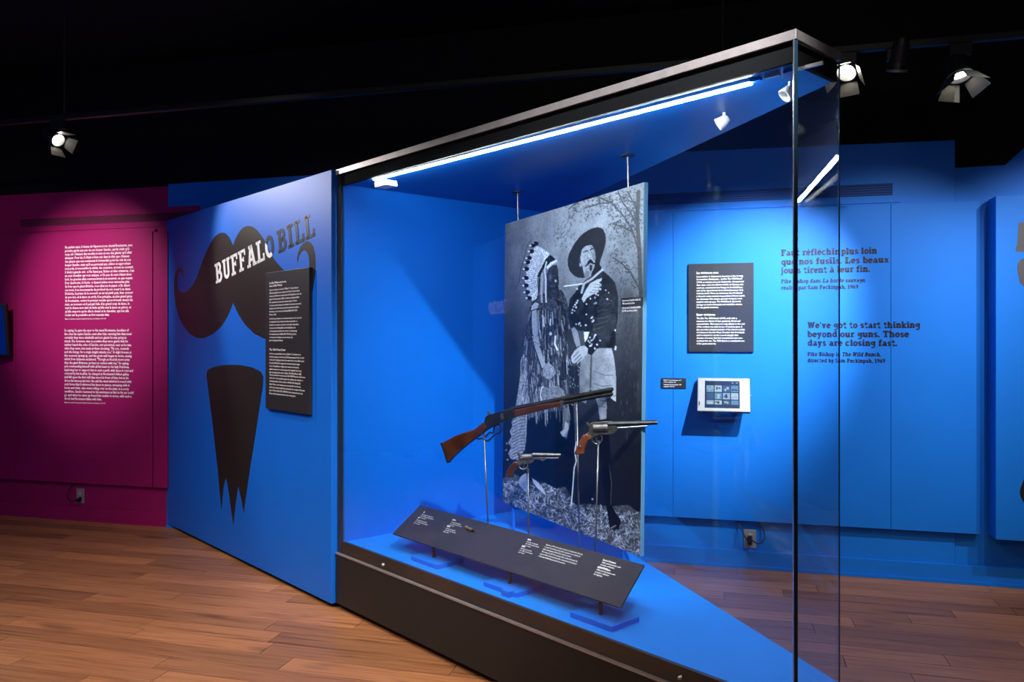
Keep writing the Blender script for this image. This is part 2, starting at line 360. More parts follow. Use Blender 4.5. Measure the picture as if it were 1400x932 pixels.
# ------------------------------------------------------------------ room shell
mb = MB(); WL.box(mb, -7.2, 6.0, .05, .2, 0, H); wall_back = part('wall_back', mb, 'black_wall', kind='structure')
mb = MB(); mb.box(-8.2, -8.05, -3.2, 8.0, 0, H); part('wall_left', mb, 'black_wall', kind='structure')
mb = MB(); mb.box(6.0, 6.15, -3.2, 8.0, 0, H); part('wall_right', mb, 'black_wall', kind='structure')
mb = MB(); mb.box(-8.2, 6.2, -3.3, -3.15, 0, H); part('wall_front', mb, 'black_wall', kind='structure')
mb = MB(); mb.box(-8.2, 6.2, -3.2, 9.0, H, H + .1); part('ceiling', mb, 'black_wall', kind='structure')
sB = WL.hit(230, 300)[0]                      # pink / blue boundary on the wall
def zt(px, py): return WL.hit(px, py)[1]
s1305 = WL.hit(1305.5, 300)[0]; s1340 = WL.hit(1340, 500, -.04)[0]; s1363 = WL.hit(1361.5, 500, -.15)[0]
mb = MB(); WL.box(mb, -6.9, sB, 0, .05, 0, 2.70); part('pink_facing', mb, 'pink', wall_back, label='magenta painted wall face')
mb = MB(); WL.poly(mb, [(sB, 0), (s1305, 0), (s1305, zt(1305, 191.5)), (WL.hit(922, 208)[0], zt(922, 208)), (sB, 2.715)], 0, .05)
part('blue_facing', mb, 'blue', wall_back, label='blue painted wall face')
s1375 = WL.hit(1375, 225)[0]
mb = MB(); WL.poly(mb, [(s1305 + .004, 0), (5.6, 0), (5.6, H), (WL.hit(1400, 205)[0] + .9, H), (WL.hit(1400, 203)[0], zt(1400, 203)), (s1375, zt(1375, 225)), (s1305 + .004, zt(1306, 229))], .012, .05)
part('blue_facing_right', mb, 'blue', wall_back)
# wall boards standing proud of the wall, with open gaps between them
PB, PT = .312, 2.335
def board(a0, a1, z0, z1, m, th=.04):
    mb = MB(); WL.box(mb, a0, a1, -th, 0, z0, z1); return part('wall_board', mb, m, wall_back, bevel=.002)
j20 = WL.hit(21.5, 500, -.04)[0]; j208 = WL.hit(208.5, 500, -.04)[0]
board(-6.6, j20 - .002, PB, 2.34, 'pink'); board(j20 + .002, j208 - .003, PB, 2.34, 'pink')
board(j208 + .006, WL.hit(232, 500, -.04)[0] - .02, PB, 2.335, 'pink')
s920 = WL.hit(920, 500, -.04)[0]; s1218 = WL.hit(1218, 500, -.04)[0]
board(.30, s920 - .001, PB, 2.325, 'blue'); board(s920 + .001, s1218 - .001, PB, 2.325, 'blue'); board(s1218 + .001, s1340, PB, 2.325, 'blue'); board(s1363, 5.2, PB, 2.33, 'blue', .15)
# ledge moulding on top of the pink boards
mb = MB(); WL.box(mb, -6.6, sB - .1, -.03, 0, 2.34, 2.36); part('ledge_moulding', mb, 'pink', wall_back)
def vent(a0, a1, z0, z1, m, md):
    mb = MB(); f = .045
    WL.box(mb, a0 - f, a1 + f, -.006, 0, z1, z1 + f); WL.box(mb, a0 - f, a1 + f, -.006, 0, z0 - f, z0); WL.box(mb, a0 - f, a0, -.006, 0, z0, z1); WL.box(mb, a1, a1 + f, -.006, 0, z0, z1)
    g = part('vent_grille', mb, m, wall_back, label='long slotted air vent in the painted wall')
    mb = MB(); WL.box(mb, a0, a1, -.003, 0, z0, z1); part('backing', mb, md, g)
    mb = MB()
    k = 5
    for i in range(k): z = z0 + (z1 - z0) * (i + .5) / k; WL.box(mb, a0, a1, -.008, -.003, z - .0035, z + .0035)
    part('slats', mb, md, g, kind='stuff')
M['vent_pink'] = mat('vent_shade_magenta', (.12, .002, .04), .7); M['vent_blue'] = mat('vent_shade_blue', (.001, .05, .25), .7)  # darkened wall colours: recess shade painted onto backing and slats
vent(WL.hit(29, 300)[0], sB + .25, 2.425, 2.488, 'pink', 'vent_pink'); vent(.35, WL.hit(1220, 250)[0], 2.385, 2.46, 'blue', 'vent_blue')
for nm, a0, a1, m in (('baseboard_left', -6.9, sB, 'pink'), ('baseboard_right', sB, 5.4, 'blue')):
    mb = MB(); WL.poly(mb, [(a0, 0), (a1, 0), (a1, .112), (a0, .112)], -.014, .002); WL.box(mb, a0, a1, -.026, -.014, 0, .02)
    part(nm, mb, m, kind='structure')

# ------------------------------------------------------------------ blue partition with the moustache
s_l = FR.hit(224, 500)[0]; PO = -.02
mb = MB(); FR.box(mb, s_l, -.012, PO, .09, .028, TOP); wall_part = part('wall_partition', mb, 'blue_part', kind='structure', bevel=.002)
mb = MB(); FR.box(mb, s_l + .03, -.03, PO + .05, .08, 0, .028); part('recessed_foot', mb, 'black_wall', wall_part)  # shadow gap under the partition put into the foot's black colour
def graphic(name, pts, label, cat):
    q = [FR.hit(x, y, PO - .0008) for x, y in pts]
    mb = MB(); FR.poly(mb, q, PO - .0008, PO); return tag(part(name, mb, 'graphic'), label, cat)
must = crop(215, 220, 3.327, [(345, 385), (352, 362), (362, 340), (376, 318), (390, 303), (405, 296), (420, 295), (437, 301), (455, 316), (470, 335), (485, 358), (500, 388), (515, 418), (530, 444), (548, 468), (578, 498), (610, 517), (640, 521), (665, 512), (683, 500),
    (691, 484), (691, 458), (688, 432), (681, 413), (668, 405), (655, 413), (645, 432), (638, 462), (635, 445), (640, 418), (650, 393), (664, 374), (681, 363), (697, 370), (710, 392), (718, 425), (720, 462), (719, 505), (713, 550), (703, 610), (690, 655), (665, 710), (635, 755), (600, 787), (560, 806), (520, 812), (485, 807), (440, 785), (400, 745), (370, 700), (355, 668),
    (345, 645), (335, 672), (318, 710), (290, 755), (255, 785), (215, 805), (180, 805), (145, 785), (115, 745), (95, 700), (82, 650), (77, 600), (76, 550), (83, 508), (95, 486), (106, 483), (116, 495), (122, 540), (113, 512), (105, 503), (96, 513), (90, 540), (91, 572), (100, 592), (115, 599), (135, 594), (160, 565), (180, 528), (200, 470), (220, 418), (240, 376), (262, 343), (280, 329), (297, 325), (312, 329), (326, 345), (337, 366)])
graphic('moustache_graphic', must, 'giant charcoal curled moustache printed on the blue partition', 'wall graphic')
goat = crop(215, 460, 2.33, [(156, 122), (160, 106), (180, 96), (215, 90), (260, 90), (300, 97), (328, 110), (338, 128), (336, 160), (323, 245), (310, 330), (297, 410), (275, 562), (268, 520), (258, 475), (250, 530), (242, 602), (232, 530), (224, 470), (218, 450), (211, 480), (204, 552), (199, 500), (192, 420), (175, 270)])
graphic('goatee_graphic', goat, 'charcoal pointed goatee shape printed below the giant moustache', 'wall graphic')
# title: letters on the moustache are white, those beyond it dark
def fpt(x, y, d=PO - .002): a, z = FR.hit(x, y, d); return Vector((a, z))
bl, tl, br = fpt(295.3, 387.9), fpt(293.3, 361.4), fpt(431, 321.9)
title = empty('title_lettering', FR.p(-1.0, PO - .002, 1.7), 'slanted slab-serif BUFFALO BILL lettering, white then dark, across the moustache', 'lettering')
x = 0; glyphs = []
for ch in 'BUFFALO BILL':
    S, adv = slab_glyph(ch); glyphs.append((ch, x, S)); x += adv + .035 if ch != ' ' else .22
total = x - .05; rev = []
split_a, split_b = fpt(361.2, 329), fpt(373.8, 349.5)
mbw, mbg = MB(), MB()
for i, (ch, gx, S) in enumerate(glyphs):
    for pts, wd_ in S:
        v, f = stroke_faces(pts, wd_)
        pv = [bl + (br - bl) * ((vx + gx) / total) + (tl - bl) * vy for vx, vy in v]
        for q in f:
            c = sum((pv[k] for k in q), Vector((0, 0))) / len(q)
            if i == 6:
                side = (split_b - split_a).x * (c - split_a).y - (split_b - split_a).y * (c - split_a).x
                white = side < 0
            else: white = i < 6
            # subdivide the split letter so its edge follows the moustache
            tgt = mbw if white else mbg
            if i == 6:
                p0, p1, p2, p3 = (pv[k] for k in q); K = 6
                for a_ in range(K):
                    for b_ in range(K):
                        def bi(u, v_): return (p0 * (1 - u) + p1 * u) * (1 - v_) + (p3 * (1 - u) + p2 * u) * v_
                        cs = [bi((a_ + i_) / K, (b_ + j_) / K) for i_, j_ in ((0, 0), (1, 0), (1, 1), (0, 1))]; cc = sum(cs, Vector((0, 0))) / 4
                        side = (split_b - split_a).x * (cc - split_a).y - (split_b - split_a).y * (cc - split_a).x
                        (mbw if side < 0 else mbg).add([FR.p(t_.x, PO - .002, t_.y) for t_ in cs], [(0, 1, 2, 3)])
            else: tgt.add([FR.p(pv[k].x, PO - .002, pv[k].y) for k in q], [(0, 1, 2, 3)])
part('white_letters', mbw, 'white', title, label='white letters lying over the moustache')
part('dark_letters', mbg, 'grey_vinyl', title, label='dark grey letters beyond the moustache')

# black info board on the partition
def text_board(name, frame, quad, d, th, m, label, blocks):
    """blocks: (px, py baseline, width px, line px, size px, bold, lines)"""
    (x0, y0), (x1, y1), (x2, y2), (x3, y3) = quad
    q = [frame.hit(x_, y_, d) for x_, y_ in quad]
    a0 = (q[0][0] + q[3][0]) / 2; a1 = (q[1][0] + q[2][0]) / 2; z1 = (q[0][1] + q[1][1]) / 2; z0 = (q[2][1] + q[3][1]) / 2
    r = empty(name, frame.p((a0 + a1) / 2, d, z0), label, 'text panel')
    mb = MB(); frame.box(mb, a0, a1, d, d + th, z0, z1); part('board', mb, m, r, bevel=.001)
    for (fx, fz, fw, size, sp, bold, lines) in blocks:
        W = a1 - a0; Hh = z1 - z0; v = bfont(lines, size * Hh, sp, bold, 0, fw * W)
        mb = MB(); place_text(mb, v, lambda x_, y_: frame.p(a0 + fx * W + x_, d - .0006, z1 - fz * Hh + y_)); part('lettering', mb, 'white', r)
    return r
T1 = ["Sauveur et chasseur de bisons, William F. Cody participe à", "différents épisodes de la conquête de l'Ouest. Connu comme", "éclaireur de l'armée et comme tireur du Pony Express, il est une", "légende. C'est en janvier 1883, à Omaha au nebraska, Buffalo", "Bill, organisateur du spectacle, est une vedette. Comme", "d'autres avec lui, la troupe et les artistes de la scène reprennent", "l'ampleur du Far West dans les grands spectacles de théâtre", "du monde, c'est le succès du tournage Buffalo Bill's Wild", "West en 1883."]
T2 = ["Au fil des représentations, on recrée des attaques et des scènes de", "la conquête de l'Ouest. Parmi les vedettes du spectacle, on", "dénombre des cavaliers, des tireurs et des figures légendaires,", "le meneur en chef Sitting Bull. Le chef Sitting Bull, et de", "nombreux autres, participent à la tournée. Le chef partage", "les tournées depuis, les Buffalo Bill's Wild West jusqu'en", "en Amérique et en Europe, avec des chevaux, des", "pendant vingt années. Europe."]
T3 = ["A former scout and buffalo hunter, William F. Cody went on to", "embody an episode of the history of Western expansion. But the first", "celebrated Pony Express rider of the Indian Wars. In the 1870s, under", "the name Buffalo Bill, he appeared on various theatrical stages", "shows. Drawing fiction, magician and real life performed the", "sights he made and an enduring image and a legend for the young,", "was only beginning: the series of Buffalo Bill's Wild West in 1883."]
T4 = ["The shows featured reenactments of the Wild West era, with horses", "riding, fairs of various battles against the soldiers and cowboys on", "reenacting battles. As the ambition of Buffalo Bill, Sitting Bull,", "Annie Oakley, and countless more personalities from the era", "added and continued performing frequently, the creation of the new", "legend. All the Buffalo Bill's Wild West tour across America and", "Europe, with audiences for more than twenty years."]
text_board('tall_info_board', FR, [(362.4, 373), (421.7, 365.6), (423.3, 567.5), (363.5, 557.4)], PO - .022, .02, 'panel_black', 'tall narrow black text board mounted over the right of the giant moustache',
    [(.10, .085, .40, .022, 1.0, .02, ["Le Far West est mort,", "vive le Far West!"]), (.10, .135, .74, .0185, 1.22, .008, T1), (.10, .345, .74, .0185, 1.22, .008, T2),
     (.10, .572, .38, .022, 1.0, .02, ["The Wild West Show"]), (.10, .60, .80, .0185, 1.22, .008, T3), (.10, .755, .82, .0185, 1.22, .008, T4)])

# ------------------------------------------------------------------ pink wall text
Q1 = ["En parlant ainsi, il donna de l'éperon à son cheval Rossinante, sans", "prendre garde aux avis de son écuyer Sancho, qui lui criait qu'à", "coup sûr c'étaient des moulins à vent et non des géants qu'il allait", "attaquer. Pour lui, il s'était si bien mis dans la tête que c'étaient", "des géants que non seulement il n'entendait point les cris de son", "écuyer Sancho, mais qu'il ne parvenait pas, même en approchant", "tout près, à reconnaître la vérité. Au contraire, et tout en courant,", "il disait à grands cris : « Ne fuyez pas, lâches et viles créatures, c'est", "un seul chevalier qui vous attaque. » Un peu de vent s'étant alors", "levé, les grandes ailes commencèrent à se mouvoir, ce que voyant", "Don Quichotte, il s'écria : « Quand même vous remueriez plus", "de bras que le géant Briarée, vous allez me le payer. » En disant", "ces mots, il se recommande du profond de son coeur à sa dame", "Dulcinée, la priant de le secourir en un tel péril; puis, bien couvert", "de son écu, et la lance en arrêt, il se précipite, au plus grand galop", "de Rossinante, contre le premier moulin qui se trouvait devant lui;", "mais, au moment où il perçait l'aile d'un grand coup de lance, le", "vent la chasse avec tant de furie qu'elle met la lance en pièces, et", "qu'elle emporte après elle le cheval et le chevalier, qui s'en alla", "rouler sur la poussière en fort mauvais état."]
Q2 = ["So saying, he gave the spur to his steed Rocinante, heedless of", "the cries his squire Sancho sent after him, warning him that most", "certainly they were windmills and not giants he was going to", "attack. He, however, was so positive they were giants that he", "neither heard the cries of Sancho, nor perceived, near as he was,", "what they were, but made at them shouting, \"Fly not, cowards", "and vile beings, for a single knight attacks you.\" A slight breeze at", "this moment sprang up, and the great sails began to move, seeing", "which Don Quixote exclaimed, \"Though ye flourish more arms", "than the giant Briareus, ye have to reckon with me.\" So saying,", "and commending himself with all his heart to his lady Dulcinea,", "imploring her to support him in such a peril, with lance in rest and", "covered by his buckler, he charged at Rocinante's fullest gallop", "and fell upon the first mill that stood in front of him; but as he", "drove his lance-point into the sail the wind whirled it round with", "such force that it shivered the lance to pieces, sweeping with it", "horse and rider, who went rolling over on the plain, in a sorry", "condition. Sancho hastened to his assistance as fast as his ass could", "go, and when he came up found him unable to move, with such a", "shock had Rocinante fallen with him."]
def wall_text(name, lines, x0, yb0, x1, yb1, credit, label):
    a0, z0 = WL.hit(x0, yb0, -.041); a1, _ = WL.hit(x1, yb0, -.041); _, z1 = WL.hit(x0, yb1, -.041)
    r = empty(name, WL.p(a0, -.041, z1), label, 'wall text')
    st = (z0 - z1) / (len(lines) - 1); mb = MB()
    v, f = bfont(lines, st / 1.0 * .96, 1 / .96, .022, 0, a1 - a0); place_text(mb, (v, f), lambda x_, y_: WL.p(a0 + x_, -.0412, z0 + y_)); part('paragraph', mb, 'white', r)
    mb = MB(); v = bfont([credit], st * .5, 1, .02, 0, (a1 - a0) * .60); place_text(mb, v, lambda x_, y_: WL.p(a0 + x_, -.0412, z1 - st * .95 + y_)); part('credit_line', mb, 'white', r)
wall_text('french_wall_text', Q1, 88.8, 339.5, 183.5, 432, "Miguel de Cervantes, L'ingénieux hidalgo Don Quichotte de la Manche, 1605-1615", 'upper white French paragraph on the magenta wall')
wall_text('english_wall_text', Q2, 88, 453, 182.5, 546, "Miguel de Cervantes, The ingenious hidalgo Don Quixote of La Mancha, 1605-1615", 'lower white English paragraph on the magenta wall')

# ------------------------------------------------------------------ blue wall: quotes, boards, tablet
def quote(name, rows, label):
    r = empty(name, WL.p(*((lambda h: (h[0], -.041, h[1]))(WL.hit(rows[-1][1], rows[-1][3], -.041)))), label, 'wall text')
    mb = MB(); a0 = WL.hit(rows[0][1], rows[0][3], -.041)[0]
    for i_, (text, x0, x1, yb, cap, it) in enumerate(rows):
        if i_ == 3: part('quotation', mb, M['quote_ink'], r); mb = MB()
        _, zb = WL.hit(x0, yb, -.041); a1 = WL.hit(x1, yb, -.041)[0]; v, f, wdt = slab_text(text, it, 1.4)
        Y = WL.p(a0, 0, 0).y; ch = cap * Y / F; k = (a1 - a0) / (wdt - .05)
        mb.add([WL.p(a0 + x_ * k, -.0412, zb + y_ * ch) for x_, y_ in v], f)
    part('attribution', mb, M['quote_ink'], r)
M['quote_ink'] = mat('navy_black_vinyl', (.004, .006, .03), .5)
quote('french_quote', [("Faut réfléchir plus loin", 1067.9, 1198.9, 349.6, 8.2, ()), ("que nos fusils. Les beaux", 1067.9, 1215, 361.9, 8.2, ()), ("jours tirent à leur fin.", 1067.9, 1189.6, 373.7, 8.2, ()),
    ("Pike Bishop dans La horde sauvage,", 1067.9, 1183.8, 387, 5.2, ((17, 33),)), ("réalisé par Sam Peckinpah, 1969", 1067.9, 1173.5, 395.8, 5.2, ())], 'upper dark slab-serif French quote on the blue wall')
quote('english_quote', [("We've got to start thinking", 1104, 1257.9, 448.4, 8.2, ()), ("beyond our guns. Those", 1104, 1242.9, 460.6, 8.2, ()), ("days are closing fast.", 1104, 1227.2, 472.4, 8.2, ()),
    ("Pike Bishop in The Wild Bunch,", 1104, 1204.2, 486.4, 5.2, ((15, 29),)), ("directed by Sam Peckinpah, 1969", 1104, 1210.2, 495, 5.2, ())], 'lower dark slab-serif English quote on the blue wall')
V1 = ["La poussière, le claquement des armes à feu, le sang,", "les membres déchiquetés... Le film The Wild Bunch", "(1969) se termine avec une hécatombe. On peut voir", "dans cette scène une allusion à la fin de l'époque des", "cowboys, notamment avec l'usage de la mitrailleuse,", "ainsi qu'un rappel brutal de la réalité historique de la", "violence au Far West. Le réalisateur Sam Peckinpah", "a dit avoir voulu remettre les pendules à l'heure après", "des décennies d'un cinéma qui avait romancé, voire", "aseptisé cette époque. The Wild Bunch (La horde", "sauvage en version française) est considéré comme", "l'un des grands westerns."]
V2 = ["The film The Wild Bunch (1969) ends with a", "massacre in a flurry of dust, gunshots, blood and", "severed limbs. This scene not only alludes to the end", "of the cowboy era, with its use of machine guns, it", "also provides a brutal reminder of the historic reality", "of violence in the Far West. Director Sam Peckinpah", "said he wanted to set the record straight after", "decades of movies that had romanticized and even", "sanitized this era. The Wild Bunch is considered one", "of the great westerns."]
text_board('wide_info_board', WL, [(941.4, 360.5), (1030.5, 359), (1030.5, 481.5), (941.2, 480)], -.056, .015, 'panel_black', 'black text board on the blue wall above the silver tablet',
    [(.125, .115, .34, .034, 1, .03, ["La violence nue"]), (.125, .155, .74, .0285, 1.12, .016, V1), (.125, .59, .29, .034, 1, .03, ["Raw violence"]), (.125, .63, .74, .0285, 1.12, .016, V2)])
text_board('small_wall_label', WL, [(904, 516), (938, 517.5), (938, 531.5), (904, 530)], -.046, .005, 'panel_black', 'small black caption label left of the silver tablet',
    [(.09, .25, .72, .16, 1.15, .02, ["Dans la presse américaine, 1969", "coupures de journaux"]), (.09, .68, .72, .16, 1.15, .02, ["From the American press, 1969", "newspaper clippings"])])
# tablet kiosk: face tilted up on an angled bracket
aT0, zT = WL.hit(953.5, 517, -.12); aT1, _ = WL.hit(1025.5, 560, -.12)
tab = empty('tablet_kiosk', WL.p((aT0 + aT1) / 2, -.041, 1.02), 'silver framed tablet tilted on a bracket on the blue wall', 'tablet')
tw = (aT1 - aT0) / 2; tc_ = (aT0 + aT1) / 2; tilt = math.radians(28)
up = Vector((0, 0, 1)) * math.cos(tilt) + WL.ey * math.sin(tilt); nrm = -WL.ey * math.cos(tilt) + Vector((0, 0, 1)) * math.sin(tilt)
_, zc = WL.hit(990, 539, -.12); tcen = WL.p(tc_, -.13, zc); hh = .118
mb = MB(); mb.obox(tcen - nrm * .008, WL.ex, up, nrm, tw, hh, .008); part('housing', mb, 'silver', tab, bevel=.006)
mb = MB(); mb.obox(tcen - nrm * .019, WL.ex, up, nrm, tw + .002, hh + .002, .004); part('back_plate', mb, 'panel_black', tab, bevel=.003)
sc_ = tcen + nrm * .001 + WL.ex * (-.008); mb = MB(); sw, sh_ = tw * .66, hh * .80; mb.obox(sc_, WL.ex, up, nrm, sw, sh_, .0008); scr = part('screen', mb, 'screen', tab, label='dark blue screen with picture thumbnails')
cols = [emis('thumb_%d' % i, c, .9) for i, c in enumerate(((.35, .55, .75), (.12, .35, .62), (.05, .13, .3), (.6, .72, .8), (.02, .05, .12)))]
for rr in range(3):
    for cc in range(4):
        hgt = .135 * hh * 2 * (.5 if rr < 2 else .32); cx = sc_ + WL.ex * (sw * (-.70 + .47 * cc)) + up * (sh_ * (.42 - .55 * rr) + (.0 if rr < 2 else .008)) + nrm * .0012
        mb = MB(); mb.obox(cx, WL.ex, up, nrm, sw * .205, sh_ * (.235 if rr < 2 else .15), .0003); th_ = part('thumbnail', mb, cols[(rr * 2 + cc * 3) % 4], scr)
        for k_ in range(4):
            ox, oy = random.uniform(-.13, .13) * sw, random.uniform(-.13, .1) * sh_ * (1 if rr < 2 else .5)
            # small dark and light picture shapes inside each thumbnail share its mesh slots
            th_.data.materials.append(cols[(rr + cc + k_ + 1) % 5]) if k_ == 0 else None
            n0 = len(th_.data.vertices)
            bm = bmesh.new(); bm.from_mesh(th_.data); l0 = wloc(tab)
            vs = [bm.verts.new(cx + WL.ex * (ox + a_ * sw * random.uniform(.03, .07)) + up * (oy + b_ * sh_ * random.uniform(.04, .09)) + nrm * (.0005 + .0001 * k_) - l0) for a_, b_ in ((-1, -1), (1, -1), (1, 1), (-1, 1))]
            fc = bm.faces.new(vs); fc.material_index = 1; bm.to_mesh(th_.data); bm.free()
mb = MB()
for sx in (-.05, .07): mb.obox(sc_ + WL.ex * (sw * (.7 + sx * 2)) + up * sh_ * .86 + nrm * .0012, WL.ex, up, nrm, .006, .002, .0004)
part('menu_marks', mb, cols[3], scr)
mb = MB(); mb.tube(tcen + WL.ex * tw * .80 - nrm * .002, tcen + WL.ex * tw * .80 + nrm * .0015, .003); part('home_button', mb, 'panel_black', tab)
mb = MB(); mb.obox(tcen + WL.ex * (-tw * .92) - up * hh * .55 + nrm * .0005, WL.ex, up, nrm, .004, .014, .0006); part('side_mark', mb, 'panel_black', tab)
mb = MB(); mb.tube(tcen + WL.ex * tw - nrm * .008, tcen + WL.ex * (tw + .007) - nrm * .008, .005); part('key_lock', mb, 'alu_bright', tab)
mb = MB(); bc = WL.p(tc_, -.041, zc)
mb.prism([WL.p(tc_ - .09, -.041, zc + .07), WL.p(tc_ - .09, -.041, zc - .13), tcen - WL.ex * .09 - up * .09 - nrm * .022, tcen - WL.ex * .09 + up * .07 - nrm * .022], WL.ex * .18)
part('wall_bracket', mb, 'blue', tab)

# outlets with plugged-in cables
def outlet(px, py, d, label, paths):
    a, z = WL.hit(px, py, d); r = empty('wall_outlet', WL.p(a, d, z - .06), label, 'outlet')
    mb = MB(); WL.box(mb, a - .038, a + .038, d - .006, 0, z - .06, z + .06); part('cover_plate', mb, 'plate', r, bevel=.002)
    for k in (-1, 1):
        mb = MB(); mb.lathe(WL.p(a, d - .0055, z + k * .022), -WL.ey, [(0, .016), (.003, .016), (.004, .0001)], 16); part('socket', mb, 'outlet_dark' if k < 0 else M['socket_pale'], r)
    for pth in paths:
        cb = bpy.data.objects
        mb = MB(); pts = [WL.p(a + da, d + dd, z + dz) for da, dd, dz in pth]
        # smooth the cable path
        for _ in range(3): pts = [pts[0]] + [p for u, v in zip(pts, pts[1:]) for p in (u * .75 + v * .25, u * .25 + v * .75)] + [pts[-1]]
        mb.path(pts, .0042, 8); cbl = tag(part('power_cable', mb, 'cable', smooth=True), 'black power cable looping from the %s' % ('magenta wall outlet' if px < 500 else ('blue wall outlet to the left' if pth[-1][0] < 0 else 'blue wall outlet to the right')), 'cable')
        mb = MB(); p0 = Vector(pts[0]); WL.box(mb, *(lambda q: (q - .013, q + .013))(pth[0][0] + a), d - .04, d - .009, z + pth[0][2] - .013, z + pth[0][2] + .013); part('plug', mb, 'cable', cbl)
M['socket_pale'] = mat('socket_pale', (.45, .42, .35), .5)
outlet(110.5, 677.5, 0, 'metal outlet low on the magenta wall', [[(0, -.04, -.03), (-.03, -.06, -.035), (-.09, -.05, -.02), (-.10, -.03, .04), (-.06, -.02, .09), (-.02, -.02, .12)]])
outlet(1025.3, 736.2, 0, 'metal outlet low on the blue wall', [[(0, -.045, -.018), (-.03, -.07, .02), (-.06, -.03, .08), (-.08, -.015, .115)], [(0, -.045, .012), (.05, -.07, -.02), (.09, -.05, .01), (.09, -.02, .06), (.05, -.015, .115)]])
# monitor at the left edge on the magenta wall
a0, z0 = WL.hit(5, 497, -.3); a1, z1 = WL.hit(0, 400, -.3)
mon = empty('wall_monitor', WL.p(a0 - .4, -.04, 1.25), 'black monitor tilted off the magenta wall at the left edge', 'monitor')
ca = WL.hit(6, 440, -.22)[0]; ctr = WL.p(ca - .40, -.22, 1.56); tl_ = math.radians(-14)
mup = Vector((0, 0, 1)) * math.cos(tl_) + WL.ey * math.sin(-tl_) * -1; mn = -WL.ey * math.cos(tl_) + Vector((0, 0, 1)) * math.sin(tl_)
yaw = math.radians(20); mex = WL.ex * math.cos(yaw) + (-WL.ey) * math.sin(yaw) * -1; mnn = mex.cross(Vector((0, 0, 1)))
mup2 = (Vector((0, 0, 1)) * math.cos(.14) - mnn * math.sin(-.14)).normalized(); mn2 = mex.cross(mup2)
mb = MB(); mb.obox(ctr, mex, mup2, mn2, .34, .22, .02); part('monitor_case', mb, 'cable', mon, bevel=.006)
mb = MB(); mb.obox(ctr + mn2 * .0205, mex, mup2, mn2, .32, .20, .001); part('monitor_screen', mb, emis('monitor_glow', (.0, .008, .10), 1), mon)
mb = MB(); mb.tube(ctr - mn2 * .02, WL.p(ca - .40, -.04, 1.60), .03); part('mount_arm', mb, 'fixture', mon)
# lettering cut off by the right frame edge
def wgraph(name, pts, label, m):
    q = [WL.hit(x, y, -.151) for x, y in pts]; mb = MB(); WL.poly(mb, q, -.1515, -.15); return tag(part(name, mb, m), label, 'wall graphic')
M['grey_graphic'] = mat('grey_brown_vinyl', (.075, .065, .07), .5)
wgraph('cropped_letter', crop(1340, 260, 5.83, [(310, 257), (700, 240), (700, 470), (285, 490), (287, 450), (295, 440)]), 'upper grey letter fragment on the far right blue board', 'grey_graphic')
wgraph('cropped_letter', crop(1340, 260, 5.83, [(350, 540), (320, 555), (303, 580), (297, 620), (308, 690), (318, 735), (345, 760), (500, 790), (700, 700), (700, 520)]), 'rounded grey letter fragment below the upper one on the far right', 'grey_graphic')
wgraph('cropped_shape', crop(1340, 620, 6.65, [(399, 230), (372, 300), (361, 340), (366, 380), (385, 425), (420, 465), (600, 500), (600, 100)]), 'black rounded shape low on the far right blue board', 'graphic')

# ------------------------------------------------------------------ display case
CASE = empty('display_case', (FR.p(1.3, .4, 0)), 'large angular glass display case with black base and blue lining', 'display case')
ln = (B - A).length
def ring(mb, e, z0, z1):     # outline of the case pushed out by e
    pts = [A - Vector((.7393, .6735)) * 0, B, Cc, D]
    return mb
def footprint(o_front, o_ret, o_back, left=.0):
    """plan corners inset from front, right return and back planes"""
    def inter(p, d, q, e):
        m_ = Matrix(((d.x, -e.x), (d.y, -e.y))); t = m_.inverted() @ (q - p); return p + d * t.x
    u = Vector((.6735, -.7393)); n = Vector((.7393, .6735)); c = Vector((-.2741, .9617)); m2 = Vector((.9617, .2741)); lw = Vector((.765, .644)); ln_ = Vector((-.644, .765))
    pf = A + n * o_front; pr = B - u * o_ret; pb = Cc - m2 * o_back; pl = Vector((-.9448, 4.3433)) + ln_ * left
    return [inter(pf, u, pl, lw), inter(pf, u, pr, n), inter(pr, n, pb, c), inter(pb, c, pl, lw)]
def slab(fp, z0, z1, mb=None):
    mb = mb or MB(); return mb.prism([(p.x, p.y, z0) for p in fp], (0, 0, z1 - z0))
base_fp = footprint(0, 0, 0); base_fp[0] = A + Vector((.6735, -.7393)) * -.0
part('base_cabinet', slab([A, B, Cc, D - Vector((0, .03)), (A + Vector((.7393, .6735)) * .08)], .034, .305), 'case_black', CASE, bevel=.002)
part('toe_kick', slab(footprint(.07, .05, .05, -.05), 0, .034), M['black_wall'], CASE)  # black colour paints in the shade beneath the base
mb = MB(); FR.box(mb, .0, ln + .001, -.003, .012, .305, .313); part('ledge_strip', mb, 'alu', CASE, label='thin grey metal strip along the base')
fpi = footprint(.012, .006, .004)
mb = MB(); FR.box(mb, .02, ln - .012, .02, .035, .305, FZ - .001); part('bottom_rail', mb, 'rail_black', CASE)
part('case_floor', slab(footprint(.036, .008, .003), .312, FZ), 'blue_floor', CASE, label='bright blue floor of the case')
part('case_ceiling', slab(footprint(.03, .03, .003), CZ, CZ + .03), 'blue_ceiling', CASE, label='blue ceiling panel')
part('case_roof', slab(footprint(.03, .03, .01), CZ + .03, TOP - .002), 'rail_black', CASE)
mb = MB(); FR.box(mb, .0, ln, .0, .012, TOP - .03, TOP); part('top_trim', mb, 'alu', CASE, bevel=.001, label='brushed metal trim along the top')
RT = Frame(B, (.7393, .6735), (-.6735, .7393)); rl = (Cc - B).length
mb = MB(); RT.box(mb, 0, rl, .0, .012, TOP - .03, TOP); part('top_trim', mb, 'alu', CASE, bevel=.001)
mb = MB(); FR.box(mb, .0, ln - .02, .014, .03, CZ - .006, TOP - .031); part('top_fascia', mb, 'fascia', CASE)
